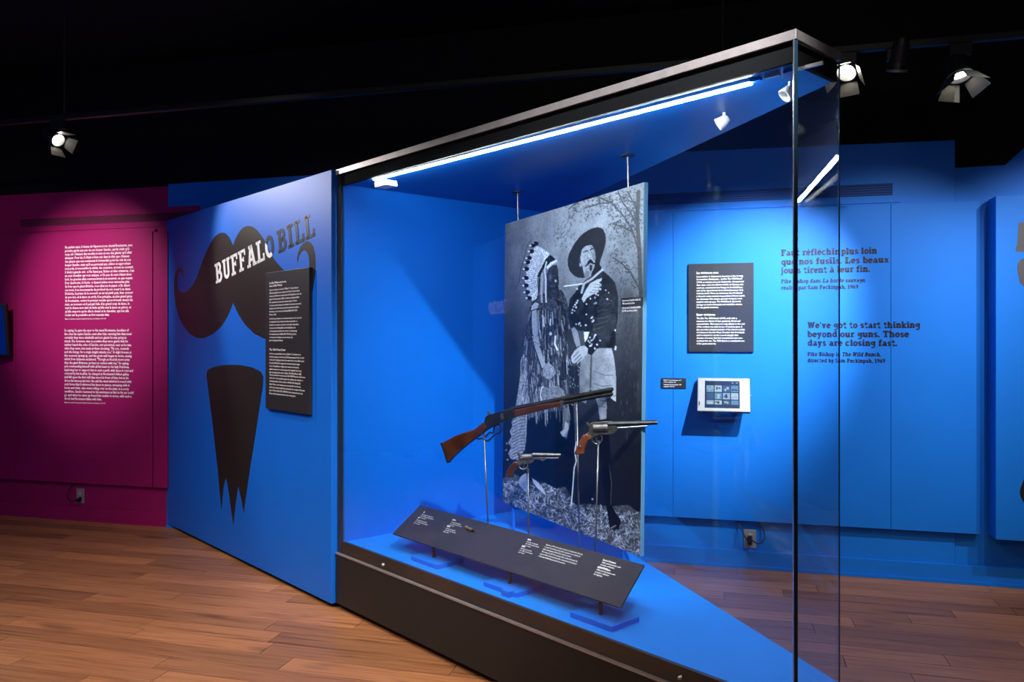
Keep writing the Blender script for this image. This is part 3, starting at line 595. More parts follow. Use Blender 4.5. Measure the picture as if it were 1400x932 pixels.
mb = MB(); RT.box(mb, .02, rl, .014, .03, CZ - .006, TOP - .031); part('top_fascia', mb, 'fascia', CASE)
mb = MB(); FR.box(mb, .0, .034, .014, .075, .313, TOP - .031); part('jamb_post', mb, 'rail_black', CASE)
# glass
mb = MB(); FR.box(mb, .03, ln - .006, .004, .010, .313, TOP - .03); part('glass_pane', mb, 'glass', CASE, label='front glass pane')
mb = MB(); RT.box(mb, .006, rl - .002, .004, .010, .20, TOP - .03); part('glass_pane', mb, 'glass', CASE, label='narrow right glass pane')
bl_ = (D - Cc).length
mb = MB(); BK.box(mb, .01, bl_ - .03, -.008, -.002, .313, CZ); part('glass_pane', mb, 'glass', CASE, label='rear glass pane')
mb = MB(); q = FR.p(ln - .006, .006, 0); mb.box(q.x - .0045, q.x + .0065, q.y - .004, q.y + .006, .313, TOP - .03); part('glass_joint', mb, 'glass_edge', CASE, label='dark polished corner joint of the glass')
mb = MB(); mb.box(q.x - .0062, q.x - .0045, q.y - .004, q.y + .004, .313, TOP - .03); part('glass_joint', mb, 'alu_bright', CASE)
mb = MB(); q = RT.p(rl - .001, .006, 0); mb.box(q.x - .0012, q.x + .0016, q.y - .003, q.y + .003, .313, TOP - .03); part('glass_joint', mb, 'glass_edge', CASE)
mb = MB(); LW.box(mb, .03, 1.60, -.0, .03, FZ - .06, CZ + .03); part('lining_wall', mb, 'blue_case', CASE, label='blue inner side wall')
for px, py in ((524, 771.5), (930, 926)):
    a, z = FR.hit(px, py, .0); mb = MB(); mb.lathe(FR.p(a, .003, z), -FR.ey, [(0, .008), (.006, .008), (.012, .005), (.013, .0001)], 12); part('locking_screw', mb, 'alu_bright', CASE, smooth=True)
# led strip under the case ceiling
pL = at_z(511.7, 245, CZ - .012); pR = at_z(1027, 113, CZ - .012)
dd = (pR - pL).normalized(); nn = Vector((-dd.y, dd.x, 0))
led = empty('led_strip_light', (pL + pR) / 2, 'long bright white strip light under the case ceiling', 'lamp')
mb = MB(); mb.obox((pL + pR) / 2 + Vector((0, 0, .006)), dd, nn, (0, 0, 1), (pR - pL).length / 2, .010, .005); part('channel', mb, 'alu_bright', led)
mb = MB(); mb.obox((pL + pR) / 2 - Vector((0, 0, .002)), dd, nn, (0, 0, 1), (pR - pL).length / 2, .007, .003); part('diffuser', mb, 'led', led)
mb = MB(); L_ = (pR - pL).length
for i in range(150):
    c = pL + dd * (L_ * (i + .5) / 150) - Vector((0, 0, .006)); mb.obox(c, dd, nn, (0, 0, 1), .0032, .0032, .0012)
part('diodes', mb, 'led', led, kind='stuff')
mb = MB(); mb.obox(pL + dd * .055 + nn * .035 + Vector((0, 0, -.030)), dd, nn, (0, 0, 1), .055, .035, .014); part('power_box', mb, 'lamp_white', led, bevel=.003)
mb = MB(); mb.obox(pL - dd * .06 + Vector((0, 0, .006)), dd, nn, (0, 0, 1), .05, .008, .004); part('end_clip', mb, 'blue_case', led)
for k_, (s0_, s1_, w_) in enumerate(((.0, .035, .008), (.05, .10, .006), (.115, .15, .009), (.155, .24, .004))):
    mb = MB(); mb.obox(pR + dd * (s0_ + s1_) / 2 + Vector((0, 0, .005)), dd, nn, (0, 0, 1), (s1_ - s0_) / 2, w_, .005); part('connector', mb, 'alu' if k_ % 2 else 'blue_case', led)
# two spotlight reflections modelled as solid white heads near the case ceiling edge
for (px, py, lb, dr) in ((990, 168, 'white modelled spotlight reflection, left of the pair beside the case ceiling edge', (-.75, .2, -.5)), (1080, 127, 'white modelled spotlight reflection, right of the pair near the glass corner', (-.6, -.1, -.6))):
    q = at_z(px, py - 3, CZ - .03); r = empty('lamp_reflection', q, lb, 'lamp'); d3 = Vector(dr).normalized()
    mb = MB(); mb.lathe(q, d3, [(-.02, .0001), (-.018, .012), (.0, .020), (.026, .025), (.028, .022), (.01, .016), (.008, .0001)], 16); part('reflected_head', mb, 'lamp_white', r, smooth=True)
    mb = MB(); mb.tube(q, (q.x, q.y, CZ), .006); part('stem', mb, 'lamp_white', r)

# ------------------------------------------------------------------ hanging photograph (flat print, grey values under a blue bounce tint)
pts_p = [PH.hit(690.9, 306.3), PH.hit(880.7, 249), PH.hit(875, 760.5), PH.hit(687, 686)]   # TL TR BR BL
photo = empty('photo_panel', PH.p(-.6, 0, FZ), 'large black and white photo panel of two standing men hung in the case', 'photograph')
def puv(u, v): # u right, v down
    a = (1 - v) * ((1 - u) * pts_p[0][0] + u * pts_p[1][0]) + v * ((1 - u) * pts_p[3][0] + u * pts_p[2][0])
    z = (1 - v) * ((1 - u) * pts_p[0][1] + u * pts_p[1][1]) + v * ((1 - u) * pts_p[3][1] + u * pts_p[2][1]); return a, z
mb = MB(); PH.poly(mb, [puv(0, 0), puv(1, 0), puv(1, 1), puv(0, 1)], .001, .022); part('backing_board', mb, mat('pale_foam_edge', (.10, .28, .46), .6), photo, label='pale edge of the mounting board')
GW, GH = 330, 520
U, V = np.meshgrid(np.linspace(0, 1, GW), np.linspace(0, 1, GH))
aa = (1 - V) * ((1 - U) * pts_p[0][0] + U * pts_p[1][0]) + V * ((1 - U) * pts_p[3][0] + U * pts_p[2][0])
zz = (1 - V) * ((1 - U) * pts_p[0][1] + U * pts_p[1][1]) + V * ((1 - U) * pts_p[3][1] + U * pts_p[2][1])
wx = PH.o.x + PH.ex.x * aa; wy = PH.o.y + PH.ex.y * aa
X = 700 + F * wx / wy; Yp = HZ + F * (EYE - zz) / wy        # print coordinates used to draw the picture
img = np.zeros_like(X)
def vnoise(nx, ny, seed):
    r = np.random.default_rng(seed); g = r.random((ny + 2, nx + 2)); fx = U * nx; fy = V * ny; ix = fx.astype(int); iy = fy.astype(int); tx = fx - ix; ty = fy - iy
    tx = tx * tx * (3 - 2 * tx); ty = ty * ty * (3 - 2 * ty)
    return (g[iy, ix] * (1 - tx) + g[iy, ix + 1] * tx) * (1 - ty) + (g[iy + 1, ix] * (1 - tx) + g[iy + 1, ix + 1] * tx) * ty
nz = vnoise(12, 14, 1) * .5 + vnoise(30, 40, 2) * .3 + vnoise(90, 130, 3) * .2
fine = vnoise(160, 240, 4)
def inpoly(pts):
    r = np.zeros(X.shape, bool); n = len(pts)
    for i in range(n):
        x0_, y0_ = pts[i]; x1_, y1_ = pts[(i + 1) % n]
        if y0_ == y1_: continue
        c = ((y0_ > Yp) != (y1_ > Yp)) & (X < (x1_ - x0_) * (Yp - y0_) / (y1_ - y0_) + x0_); r ^= c
    return r
def poly(pts, val, a=1.0):
    m = inpoly(pts)
    img[m] = img[m] * (1 - a) + a * (val[m] if isinstance(val, np.ndarray) else val)
def line(pts, wd_, val, a=1.0):
    for (x0_, y0_), (x1_, y1_) in zip(pts, pts[1:]):
        xa, xb = min(x0_, x1_) - wd_, max(x0_, x1_) + wd_; ya, yb = min(y0_, y1_) - wd_, max(y0_, y1_) + wd_
        c0 = max(0, int(((xa - 687) / 192) * GW * .9) - 25); c1 = min(GW, int(((xb - 687) / 190) * GW * 1.15) + 45)
        m0 = (Yp > ya) & (Yp < yb) & (X > xa) & (X < xb); ii = np.nonzero(m0)
        if not len(ii[0]): continue
        dx, dy = x1_ - x0_, y1_ - y0_; L2 = dx * dx + dy * dy or 1
        t = np.clip(((X[ii] - x0_) * dx + (Yp[ii] - y0_) * dy) / L2, 0, 1); dist = np.hypot(X[ii] - x0_ - t * dx, Yp[ii] - y0_ - t * dy)
        k = np.clip((wd_ / 2 + .35 - dist) / .7, 0, 1) * a; img[ii] = img[ii] * (1 - k) + val * k
def blob(x_, y_, rx, ry, val, a=1.0, soft=.3):
    q_ = np.sqrt(((X - x_) / rx) ** 2 + ((Yp - y_) / ry) ** 2); k = np.clip((1 - q_) / soft, 0, 1) * a; img[:] = img * (1 - k) + val * k
# backdrop
base = np.interp(Yp, [250, 340, 400, 450, 520, 600, 700, 760], [.52, .50, .42, .27, .17, .11, .08, .08])
base *= np.interp(X, [690, 715, 760, 800, 880], [.72, .85, 1.0, 1.08, .92]); img[:] = base * (.78 + .44 * nz)
blob(775, 345, 40, 45, .56, .5, .9); blob(858, 400, 22, 28, .33, .6, .8); blob(700, 430, 18, 40, .22, .6, .9); blob(770, 350, 9, 26, .42, .5, .6)
blob(860, 445, 18, 60, .2, .5, .8); blob(700, 560, 14, 120, .08, .6, .8)
# tree
line([(873, 262), (871, 300), (874, 340), (876, 400), (875, 470), (873, 560)], 5.5, .2, .85)
for br_ in ([(872, 340), (866, 318), (856, 300), (846, 288), (836, 277), (820, 278), (800, 284)], [(871, 310), (862, 290), (852, 278), (845, 262)], [(873, 300), (868, 280), (858, 262)], [(874, 395), (862, 372), (850, 360), (838, 352)], [(866, 318), (850, 310), (838, 306)], [(836, 277), (815, 268), (795, 272), (778, 285)]):
    line(br_, 1.8, .2, .9)
    for _ in range(110):
        k = random.randrange(len(br_) - 1); t = random.random(); bx = br_[k][0] * (1 - t) + br_[k + 1][0] * t + random.gauss(0, 6); by = br_[k][1] * (1 - t) + br_[k + 1][1] * t + random.gauss(0, 8)
        an = random.uniform(0, 3.1); l = random.uniform(.8, 2.4); line([(bx, by), (bx + l * math.cos(an), by + l * math.sin(an))], 1.2, random.uniform(.16, .30), .85)
for cx, cy, n_ in ((765, 315, 26), (780, 300, 30), (775, 325, 14), (845, 330, 30), (848, 392, 30), (862, 430, 26), (800, 292, 20)):
    for _ in range(n_):
        bx = cx + random.gauss(0, 6); by = cy + random.gauss(0, 8); an = random.uniform(1.6, 2.6); line([(bx, by), (bx + 2 * math.cos(an), by + 2 * math.sin(an))], 1.2, random.uniform(.24, .36), .75)
for _ in range(160):
    bx = random.uniform(846, 878); by = random.uniform(420, 600); line([(bx, by), (bx + random.uniform(-1, 1), by + random.uniform(2, 8))], 1, random.uniform(.1, .34), .6)
# straw on the ground
gm = [(686, 655), (700, 645), (716, 655), (740, 660), (760, 655), (775, 668), (786, 690), (800, 688), (830, 692), (860, 690), (878, 705), (878, 770), (680, 770)]
poly(gm, .18 + .18 * fine)
for _ in range(1500):
    bx = random.uniform(688, 876); lo_ = np.interp(bx, [688, 720, 760, 785, 830, 876], [655, 660, 662, 690, 698, 702]); hi_ = np.interp(bx, [688, 876], [688, 762])
    by = random.uniform(lo_, hi_); an = random.gauss(-.9 if bx > 800 else .5, .9); l = random.uniform(2.5, 8)
    line([(bx, by), (bx + l * math.cos(an), by + l * math.sin(an))], random.uniform(.5, .9), random.choice((.05, .3, .55, .75, .85)), .85)
# man in the feathered headdress
robe = [(724, 420), (731, 405), (745, 400), (768, 396), (774, 408), (779, 430), (781, 480), (780, 545), (776, 560), (740, 565), (722, 572), (712, 560), (714, 500), (718, 460)]
poly([(722, 555), (782, 545), (786, 600), (783, 662), (760, 668), (728, 650), (720, 620)], .045)
poly(robe, .12 + .22 * fine)
tr = crop(685, 500, 7.17, [(215, -120), (262, -60), (258, 60), (262, 200), (258, 380), (252, 560), (245, 740), (230, 830), (160, 920), (95, 910), (70, 860), (100, 800), (72, 750), (105, 690), (85, 640), (115, 590), (100, 550), (150, 500), (145, 380), (170, 230), (190, 90), (190, -40)])
poly(tr, .42 + .25 * fine)
for k in range(14):
    y_ = 572 + k * 4.2; line([(700 + (k % 3), y_ + 3), (709, y_ - 2), (718, y_ - 3)], 1.1, .16, .75); line([(701, y_ + 1), (711, y_ - 3.5)], 1.2, .72, .6)
for _ in range(520):
    bx = random.uniform(714, 779); by = random.uniform(420, 565); 
    if bx < 722 and by < 450: continue
    l = random.uniform(5, 20); sl_ = (bx - 750) * .004
    line([(bx, by), (bx + sl_ * l + random.uniform(-1, 1), by + l)], random.uniform(.5, 1.1), random.choice((.04, .07, .1, .5, .68, .8, .3)), .8)
for _ in range(60):
    bx = random.uniform(722, 740); by = random.uniform(510, 565); line([(bx, by), (bx + random.uniform(-1, 2), by + random.uniform(6, 20))], .9, random.choice((.5, .7, .1)), .85)
poly(crop(685, 500, 7.17, [(385, 300), (390, 230), (410, 195), (450, 215), (540, 195), (610, 230), (635, 300), (620, 320), (400, 355)]), .38 + .2 * fine); line(crop(685, 500, 7.17, [(400, 350), (385, 280), (395, 220), (415, 200)]), 1.4, .85)
poly(crop(690, 390, 7.17, [(480, 130), (540, 200), (590, 330), (600, 560), (560, 700), (540, 930), (600, 930), (610, 560), (600, 300), (560, 160)]), .08, .7)
line(crop(690, 390, 7.17, [(545, 200), (540, 350), (480, 500), (440, 600)]), 2.2, .3, .8)
line(crop(690, 390, 7.17, [(285, 240), (290, 330), (300, 470)]), 7.5, .62); line(crop(690, 390, 7.17, [(330, 250), (325, 430)]), 2.2, .5); line(crop(690, 390, 7.17, [(260, 250), (262, 470)]), 1.2, .1)
poly(crop(690, 390, 7.17, [(265, 200), (300, 165), (335, 180), (320, 225), (260, 250)]), .66); line(crop(690, 390, 7.17, [(255, 250), (330, 225)]), 1.2, .06)
poly(crop(690, 390, 7.17, [(270, 500), (325, 490), (350, 590), (300, 620)]), .5 + .2 * fine)
line(crop(690, 390, 7.17, [(325, 620), (385, 800)]), 6.5, .62); line(crop(690, 390, 7.17, [(295, 620), (365, 825)]), 1.1, .06); line(crop(690, 390, 7.17, [(365, 825), (405, 780)]), 1.2, .06)
poly(crop(690, 390, 7.17, [(385, 790), (430, 755), (480, 800), (500, 860), (440, 932), (370, 880)]), .45 + .2 * fine)
line(crop(690, 390, 7.17, [(500, 500), (490, 570), (515, 630)]), 2.6, .85); line(crop(690, 390, 7.17, [(375, 300), (385, 400)]), 2.4, .7); blob(752.8, 456, 2.4, 2.8, .8)
line(crop(690, 390, 7.17, [(450, 330), (445, 390)]), 1.6, .8); line(crop(690, 390, 7.17, [(345, 440), (355, 520)]), 2, .6)
# headdress
fan = crop(700, 300, 9.32, [(325, 335), (390, 370), (475, 430), (440, 510), (400, 560), (370, 620), (330, 700), (320, 800), (330, 932), (310, 1010), (260, 1040), (215, 990), (190, 900), (190, 840), (160, 770), (185, 700), (170, 640), (205, 580), (190, 520), (225, 480), (240, 420), (275, 400), (285, 350)])
poly(fan, .66 + .22 * fine)
for i in range(22):
    t = i / 21; x1_, y1_ = np.interp(t, [0, .3, .7, 1], [735, 722, 719, 724]), np.interp(t, [0, .3, .7, 1], [337, 353, 380, 405]); line([(743 - 6 * t, 352 + 40 * t), (x1_, y1_)], .7, .45, .8)
for i, (bx, by) in enumerate(crop(700, 300, 9.32, [(290, 305), (255, 330), (235, 405), (205, 490), (185, 545), (170, 630), (165, 745), (165, 840), (180, 925), (205, 1000)])):
    blob(bx + 1.5, by, 4.2, 3.2, .05, 1, .3); blob(bx - 2.2, by + .2, 2.0, 1.5, .82, 1, .4)
line(crop(700, 300, 9.32, [(240, 265), (200, 320), (150, 500), (110, 640), (95, 780), (50, 880)]), .7, .1, .8)
poly(crop(700, 300, 9.32, [(430, 500), (490, 450), (540, 490), (560, 530), (470, 570), (430, 600), (390, 650), (350, 740), (320, 720), (380, 600)]), .06)
for _ in range(26):
    bx, by = random.uniform(738, 757), random.uniform(350, 372); blob(bx, by, .8, .8, .6, .6) if random.random() < .4 else None
line(crop(700, 300, 9.32, [(455, 610), (500, 560), (560, 530)]), 3.6, .82); line(crop(700, 300, 9.32, [(440, 540), (415, 640), (430, 760), (430, 932), (435, 1050)]), 2.2, .72); line(crop(700, 300, 9.32, [(385, 690), (375, 932), (380, 1050)]), 2.8, .6)
line(crop(700, 300, 9.32, [(350, 760), (340, 932)]), 1.8, .1)
face_ = crop(700, 300, 9.32, [(470, 620), (520, 585), (570, 575), (588, 640), (592, 740), (600, 800), (590, 860), (612, 932), (610, 1000), (440, 1000), (445, 800), (440, 700)])
poly(face_, .13 + .08 * fine); blob(752, 379, 3.0, 6.5, .42, .8, .8); blob(759.6, 384, 1.8, 2.6, .72, .9, .6); blob(757, 374, 2.4, 1.2, .04, .9, .5); blob(755, 391, 5, 2.5, .30, .6, .7); line([(752, 394.5), (760, 393.5)], .9, .05); blob(757, 398, 3.4, 1.8, .3, .7, .6); blob(761, 368, 2, 4, .3, .6, .7)
# man in the wide hat
hat = crop(770, 300, 9.32, [(55, 570), (62, 480), (85, 410), (120, 345), (160, 280), (210, 215), (265, 168), (330, 128), (400, 102), (430, 95), (480, 105), (515, 130), (535, 180), (543, 240), (540, 300), (528, 360), (505, 435), (478, 510), (465, 560), (430, 620), (380, 680), (260, 745), (190, 742), (130, 710), (80, 650)])
poly([(800, 383), (812, 375), (822, 368), (833, 377), (841, 386), (845, 404), (845, 432), (842, 455), (841.5, 474), (836, 476), (816, 477), (809, 486), (803.5, 482), (799, 468), (798, 452), (785.6, 451.5), (779, 446), (776, 430), (779, 408), (786, 400), (792, 390)], .075 + .12 * vnoise(40, 60, 9))
poly([(774, 452), (786, 447), (792, 470), (797, 490), (790, 500), (778, 490)], .2)
poly(hat, .105 + .05 * np.clip((Yp - 300) / 60, 0, 1)); blob(815, 325, 14, 12, .17, .6, .9)
poly(crop(770, 300, 9.32, [(240, 380), (290, 335), (350, 322), (385, 350), (402, 400), (412, 470), (408, 540), (395, 610), (370, 660), (350, 700), (330, 740), (290, 770), (265, 700), (250, 620), (232, 560), (218, 480)]), .60)
poly(crop(770, 300, 9.32, [(410, 520), (460, 560), (490, 610), (470, 660), (400, 700), (350, 740), (370, 660), (398, 600)]), .12); blob(793.5, 362, 1.8, 2.8, .62)
poly(crop(770, 300, 9.32, [(345, 330), (388, 355), (404, 400), (413, 470), (408, 540), (385, 520), (365, 450), (350, 400)]), .42, .7)
line(crop(770, 300, 9.32, [(262, 415), (290, 402), (312, 398)]), 1.3, .12); line(crop(770, 300, 9.32, [(345, 392), (362, 374), (388, 370)]), 1.4, .12)
blob(799.8, 348.5, 2.2, 1.7, .8, .9, .5); blob(800.2, 348.8, 1.0, 1.1, .05, 1, .4); blob(808.8, 344, 2.2, 1.7, .8, .9, .5); blob(808.6, 344.2, 1.0, 1.1, .05, 1, .4); line(crop(770, 300, 9.32, [(318, 400), (325, 450), (310, 492), (345, 500)]), 1.0, .33, .8); blob(805, 349, 1.3, 4.2, .82, .8, .7)
blob(795, 356, 4, 7, .72, .5, .9); blob(812, 352, 3, 6, .5, .5, .9)
poly(crop(770, 300, 9.32, [(268, 592), (290, 585), (300, 560), (318, 528), (338, 508), (362, 508), (376, 530), (392, 548), (408, 552), (400, 572), (372, 566), (348, 556), (325, 572), (300, 596), (280, 602)]), .09)
line(crop(770, 300, 9.32, [(300, 630), (335, 622)]), 1.0, .3, .8)
poly(crop(770, 300, 9.32, [(335, 575), (372, 578), (368, 640), (350, 668), (335, 640)]), .14); poly(crop(770, 300, 9.32, [(290, 640), (340, 670), (330, 740), (280, 780), (265, 700)]), .42, .8)
line(crop(770, 300, 9.32, [(15, 850), (140, 832), (262, 815)]), 1.8, .85); line(crop(770, 300, 9.32, [(270, 812), (360, 760), (440, 690), (500, 640)]), 2.6, .72); line(crop(770, 300, 9.32, [(265, 820), (250, 870), (235, 930)]), 3.0, .68)
poly(crop(770, 300, 9.32, [(235, 1010), (270, 932), (300, 880), (345, 812), (400, 785), (440, 760), (492, 748), (490, 775), (455, 800), (490, 830), (485, 850), (450, 850), (486, 885), (480, 900), (440, 895), (455, 920), (430, 935), (360, 960), (300, 1000), (260, 1060)]), .74)
for a_, b_ in (((400, 820), (488, 838)), ((385, 860), (480, 872)), ((370, 895), (455, 908)), ((340, 930), (430, 932))): line(crop(770, 300, 9.32, [a_, b_]), .9, .33, .8)
poly(crop(780, 390, 7.17, [(300, 110), (340, 70), (400, 90), (440, 200), (445, 330), (425, 430), (380, 520), (300, 540), (250, 500), (215, 430), (260, 330), (255, 220)]), .15 + .1 * vnoise(30, 50, 21), .8)
for pts_ in ([(300, 190), (340, 175), (400, 180)], [(260, 260), (320, 235), (390, 240)], [(240, 330), (310, 320), (380, 300)], [(230, 390), (300, 370), (360, 350)], [(225, 430), (280, 420), (330, 400)], [(350, 130), (400, 150), (420, 220)]): line(crop(780, 390, 7.17, pts_), 1.5, .33, .55)
for bx, by in crop(780, 390, 7.17, [(345, 48), (375, 72), (250, 85), (270, 95), (240, 120), (250, 170), (235, 180), (157, 183), (155, 285), (215, 310), (205, 320), (215, 355), (225, 345), (90, 370), (100, 395), (80, 380), (150, 390), (55, 380), (230, 515), (245, 485), (190, 510), (205, 540), (190, 560), (260, 580), (290, 540), (200, 590), (175, 545), (210, 575), (235, 500), (220, 530), (190, 595), (438, 440), (443, 605), (440, 625), (15, 270), (45, 190), (30, 210), (60, 170), (20, 240), (40, 250), (70, 150), (55, 215), (65, 35), (360, 135), (238, 618), (195, 130)]):
    blob(bx, by, random.uniform(1.1, 1.9), random.uniform(1.1, 2.0), .85, 1, .5)
for _ in range(70):
    bx, by = random.uniform(808, 840), random.uniform(405, 465); an = random.gauss(.3, .5); l = random.uniform(2, 6); line([(bx, by), (bx + l * math.cos(an), by - l * math.sin(an))], .8, random.choice((.28, .33, .03)), .6)
poly(crop(780, 390, 7.17, [(8, 425), (38, 408), (70, 450), (98, 585), (60, 605), (35, 540)]), .55); poly(crop(780, 390, 7.17, [(130, 455), (185, 458), (165, 520), (140, 560)]), .85)
tro = crop(780, 390, 7.17, [(205, 690), (262, 618), (402, 616), (425, 700), (445, 860), (448, 1000), (444, 1080), (350, 1115), (355, 1180), (352, 1320), (290, 1330), (270, 1180), (230, 1060), (190, 1010), (150, 1160), (95, 1130), (85, 900), (100, 740), (165, 668)])
poly(tro, .40 + .16 * vnoise(30, 44, 12) + .12 * np.clip((X - 800) / 30, 0, 1))
line(crop(780, 390, 7.17, [(205, 700), (200, 820), (195, 1000)]), 2.2, .2, .8); line(crop(780, 390, 7.17, [(235, 840), (330, 880), (420, 880)]), 1.1, .3, .7); line(crop(780, 390, 7.17, [(230, 960), (310, 990), (400, 980)]), 1.2, .28, .7)
for yy in (1010, 1060, 1120, 1180): line(crop(780, 390, 7.17, [(260, yy), (345, yy + 12)]), 1, .22, .6)
poly(crop(780, 500, 7.17, [(380, 300), (445, 300), (446, 350), (420, 335)]), .75)
poly(crop(780, 390, 7.17, [(5, 700), (40, 640), (90, 598), (135, 590), (172, 618), (165, 670), (110, 730), (75, 760), (40, 795), (25, 765), (10, 740)]), .68)
for a_, b_ in (((30, 700), (75, 650)), ((40, 735), (95, 680)), ((50, 765), (110, 705))): line(crop(780, 390, 7.17, [a_, b_]), 1.1, .2, .85)
line([(785, 500), (786, 540), (787, 604)], 1.2, .45, .8); line([(788, 604), (786, 618), (788, 630), (785, 640), (783, 668), (781, 690)], 1.6, .85); blob(787, 613, 2.4, 5, .8, .7, .6)
poly([(776, 500), (789, 495), (792, 520), (786, 545), (777, 540)], .1, .6)
for _ in range(40): bx, by = random.uniform(776, 791), random.uniform(495, 530); line([(bx, by), (bx + random.uniform(-2, 2), by + random.uniform(-2, 3))], .9, random.choice((.7, .05)), .8)
# boots, fringes and fallen feathers
poly([(817, 574), (831, 572), (836, 640), (838, 694), (849, 712), (846, 724), (834, 724), (830, 700), (824, 660)], .04); line([(833, 635), (836, 660), (835, 690)], .9, .4, .8); blob(829.5, 701, 1, 2, .8); blob(848, 706, 1, 2.2, .8); line([(835, 722), (842, 718)], .9, .7)
poly([(770, 560), (777, 556), (779, 580), (775, 600), (769, 596)], .5, .7); poly(crop(685, 500, 7.17, [(630, 540), (660, 570), (660, 620), (640, 700), (600, 690), (580, 650), (620, 620)]), .72, .8)
poly(crop(685, 620, 7.17, [(195, 225), (235, 195), (250, 200), (262, 300), (258, 380), (230, 370), (180, 310), (170, 270)]), .66); poly(crop(685, 620, 7.17, [(300, 235), (350, 270), (400, 320), (440, 400), (415, 390), (360, 340), (320, 290)]), .72)
blob(810, 682, 1.3, 1.3, .8); blob(727, 680, 5, 2, .5, .5); blob(693, 606, 1.6, 1.6, .5); blob(692, 615, 1.6, 1.4, .5); blob(694, 628, 1.6, 1.6, .5)
img = np.clip(img * (.92 + .16 * fine), .01, 1); lin = np.clip(img, 0, 1) ** 2.15
me = bpy.data.meshes.new('print')
wl = wloc(photo); cozz = np.stack([PH.o.x + PH.ex.x * aa - wl.x, PH.o.y + PH.ex.y * aa - wl.y, zz - wl.z], -1).reshape(-1, 3)
idx = np.arange(GW * GH).reshape(GH, GW); quads = np.stack([idx[:-1, :-1], idx[1:, :-1], idx[1:, 1:], idx[:-1, 1:]], -1).reshape(-1, 4)
me.vertices.add(GW * GH); me.vertices.foreach_set('co', cozz.ravel().astype('f'))
me.loops.add(quads.size); me.loops.foreach_set('vertex_index', quads.ravel().astype('i'))
me.polygons.add(len(quads)); me.polygons.foreach_set('loop_start', np.arange(0, quads.size, 4, dtype='i')); me.polygons.foreach_set('loop_total', np.full(len(quads), 4, 'i')); me.update(calc_edges=True); me.validate()
ca_ = me.color_attributes.new('grey', 'FLOAT_COLOR', 'POINT'); colr = np.stack([lin * 1.1, lin * 1.3, lin * 1.55, np.ones_like(lin)], -1); ca_.data.foreach_set('color', np.clip(colr, 0, 1).ravel().astype('f'))  # blue tint paints the case's bounce and glass reflections into the print
pm = mat('photo_print', (1, 1, 1), .42, spec=.35); nt = pm.node_tree; at_ = nt.nodes.new('ShaderNodeAttribute'); at_.attribute_name = 'grey'; nt.links.new(at_.outputs['Color'], nt.nodes['Principled BSDF'].inputs['Base Color'])
me.materials.append(pm); po = bpy.data.objects.new('print', me); C.objects.link(po); po.parent = photo
# caption label, hanging rods, feet
q = [PH.hit(x_, y_, -.002) for x_, y_ in ((849, 407.5), (879, 405.5), (879, 418), (849, 420))]
mb = MB(); PH.poly(mb, q, -.003, -.0003); cap = part('caption_label', mb, 'panel_black', photo, label='small black caption on the print')
mb = MB(); wq = q[1][0] - q[0][0]
for k, ln2 in enumerate((["Auteur inconnu, Sitting Bull et Buffalo Bill,", "1885, reproduction, archives"], ["Unknown author, Sitting Bull and Buffalo", "Bill, 1885, reproduction, archives"])):
    v = bfont(ln2, .0125, 1.1, .02, 0, wq * .84); place_text(mb, v, lambda x_, y_: PH.p(q[0][0] + wq * .07 + x_, -.0036, q[0][1] - .016 - k * .034 + y_))
part('lettering', mb, 'white', cap)
for px, py, yb in ((707.6, 258, 302), (858, 207, 256)):
    a, _ = PH.hit(px, py, .01); zt_ = PH.hit(px + .6, yb + 4, .01)[1]
    mb = MB(); mb.tube(PH.p(a, .011, CZ), PH.p(a + .005, .011, zt_), .0045, n=8); sp_ = part('hanging_rod', mb, 'alu', photo)
    mb = MB(); mb.lathe(PH.p(a, .011, CZ), (0, 0, -1), [(0, .035), (.004, .035), (.006, .01), (.007, .0001)], 16); part('ceiling_rose', mb, 'rail_black', sp_)
for px in (702, 853.5):
    a, _ = PH.hit(px, 700, .01); zb = PH.hit(px, np.interp(px, [687, 875], [691, 759]), .01)[1]
    mb = MB(); PH.box(mb, a - .006, a + .006, .004, .018, FZ, zb + .01); part('foot', mb, 'blue_case', photo)

# ------------------------------------------------------------------ slanted label deck on posts
deck = empty('label_deck', FR.p(1.2, .155, FZ), 'long slanted dark grey caption board on posts in the case', 'caption board')
def fd(px, py, d): a, z = FR.hit(px, py, d); return FR.p(a, d, z)
TLk, TRk, BRk, BLk = fd(574.3, 690.9, .37), fd(881, 770.9, .37), fd(848.5, 829.3, .12), fd(536.8, 729.4, .12)
zt_ = (TLk.z + TRk.z) / 2; zb_ = (BRk.z + BLk.z) / 2; TLk.z = TRk.z = zt_; BRk.z = BLk.z = zb_
dn = (TRk - TLk).cross(BLk - TLk).normalized(); dn = dn if dn.z > 0 else -dn
mb = MB(); mb.prism([TLk, TRk, BRk, BLk], -dn * .008); part('sloping_board', mb, 'deck_grey', deck, bevel=.001)
def dk(u, v): return ((TLk * (1 - u) + TRk * u) * (1 - v) + (BLk * (1 - u) + BRk * u) * v) + dn * .0006
Wd = (TRk - TLk).length; Hd = (BLk - TLk).length
def deck_px(x_, y_):      # crop coordinates of the board -> board (u, v)
    px, py = 520 + x_ / 3.684, 680 + y_ / 3.684; r = Vector(((px - 700) / F, 1, -(py - HZ) / F)); o = Vector((0, 0, EYE)); t = (TLk - o).dot(dn) / r.dot(dn); q = o + r * t
    v = (q - TLk).dot((BLk - TLk)) ; e1 = TRk - TLk; e2 = BLk - TLk; w_ = q - TLk
    a11, a12, a22 = e1.dot(e1), e1.dot(e2), e2.dot(e2); b1, b2 = w_.dot(e1), w_.dot(e2); dt = a11 * a22 - a12 * a12
    return (b1 * a22 - b2 * a12) / dt, (b2 * a11 - b1 * a12) / dt
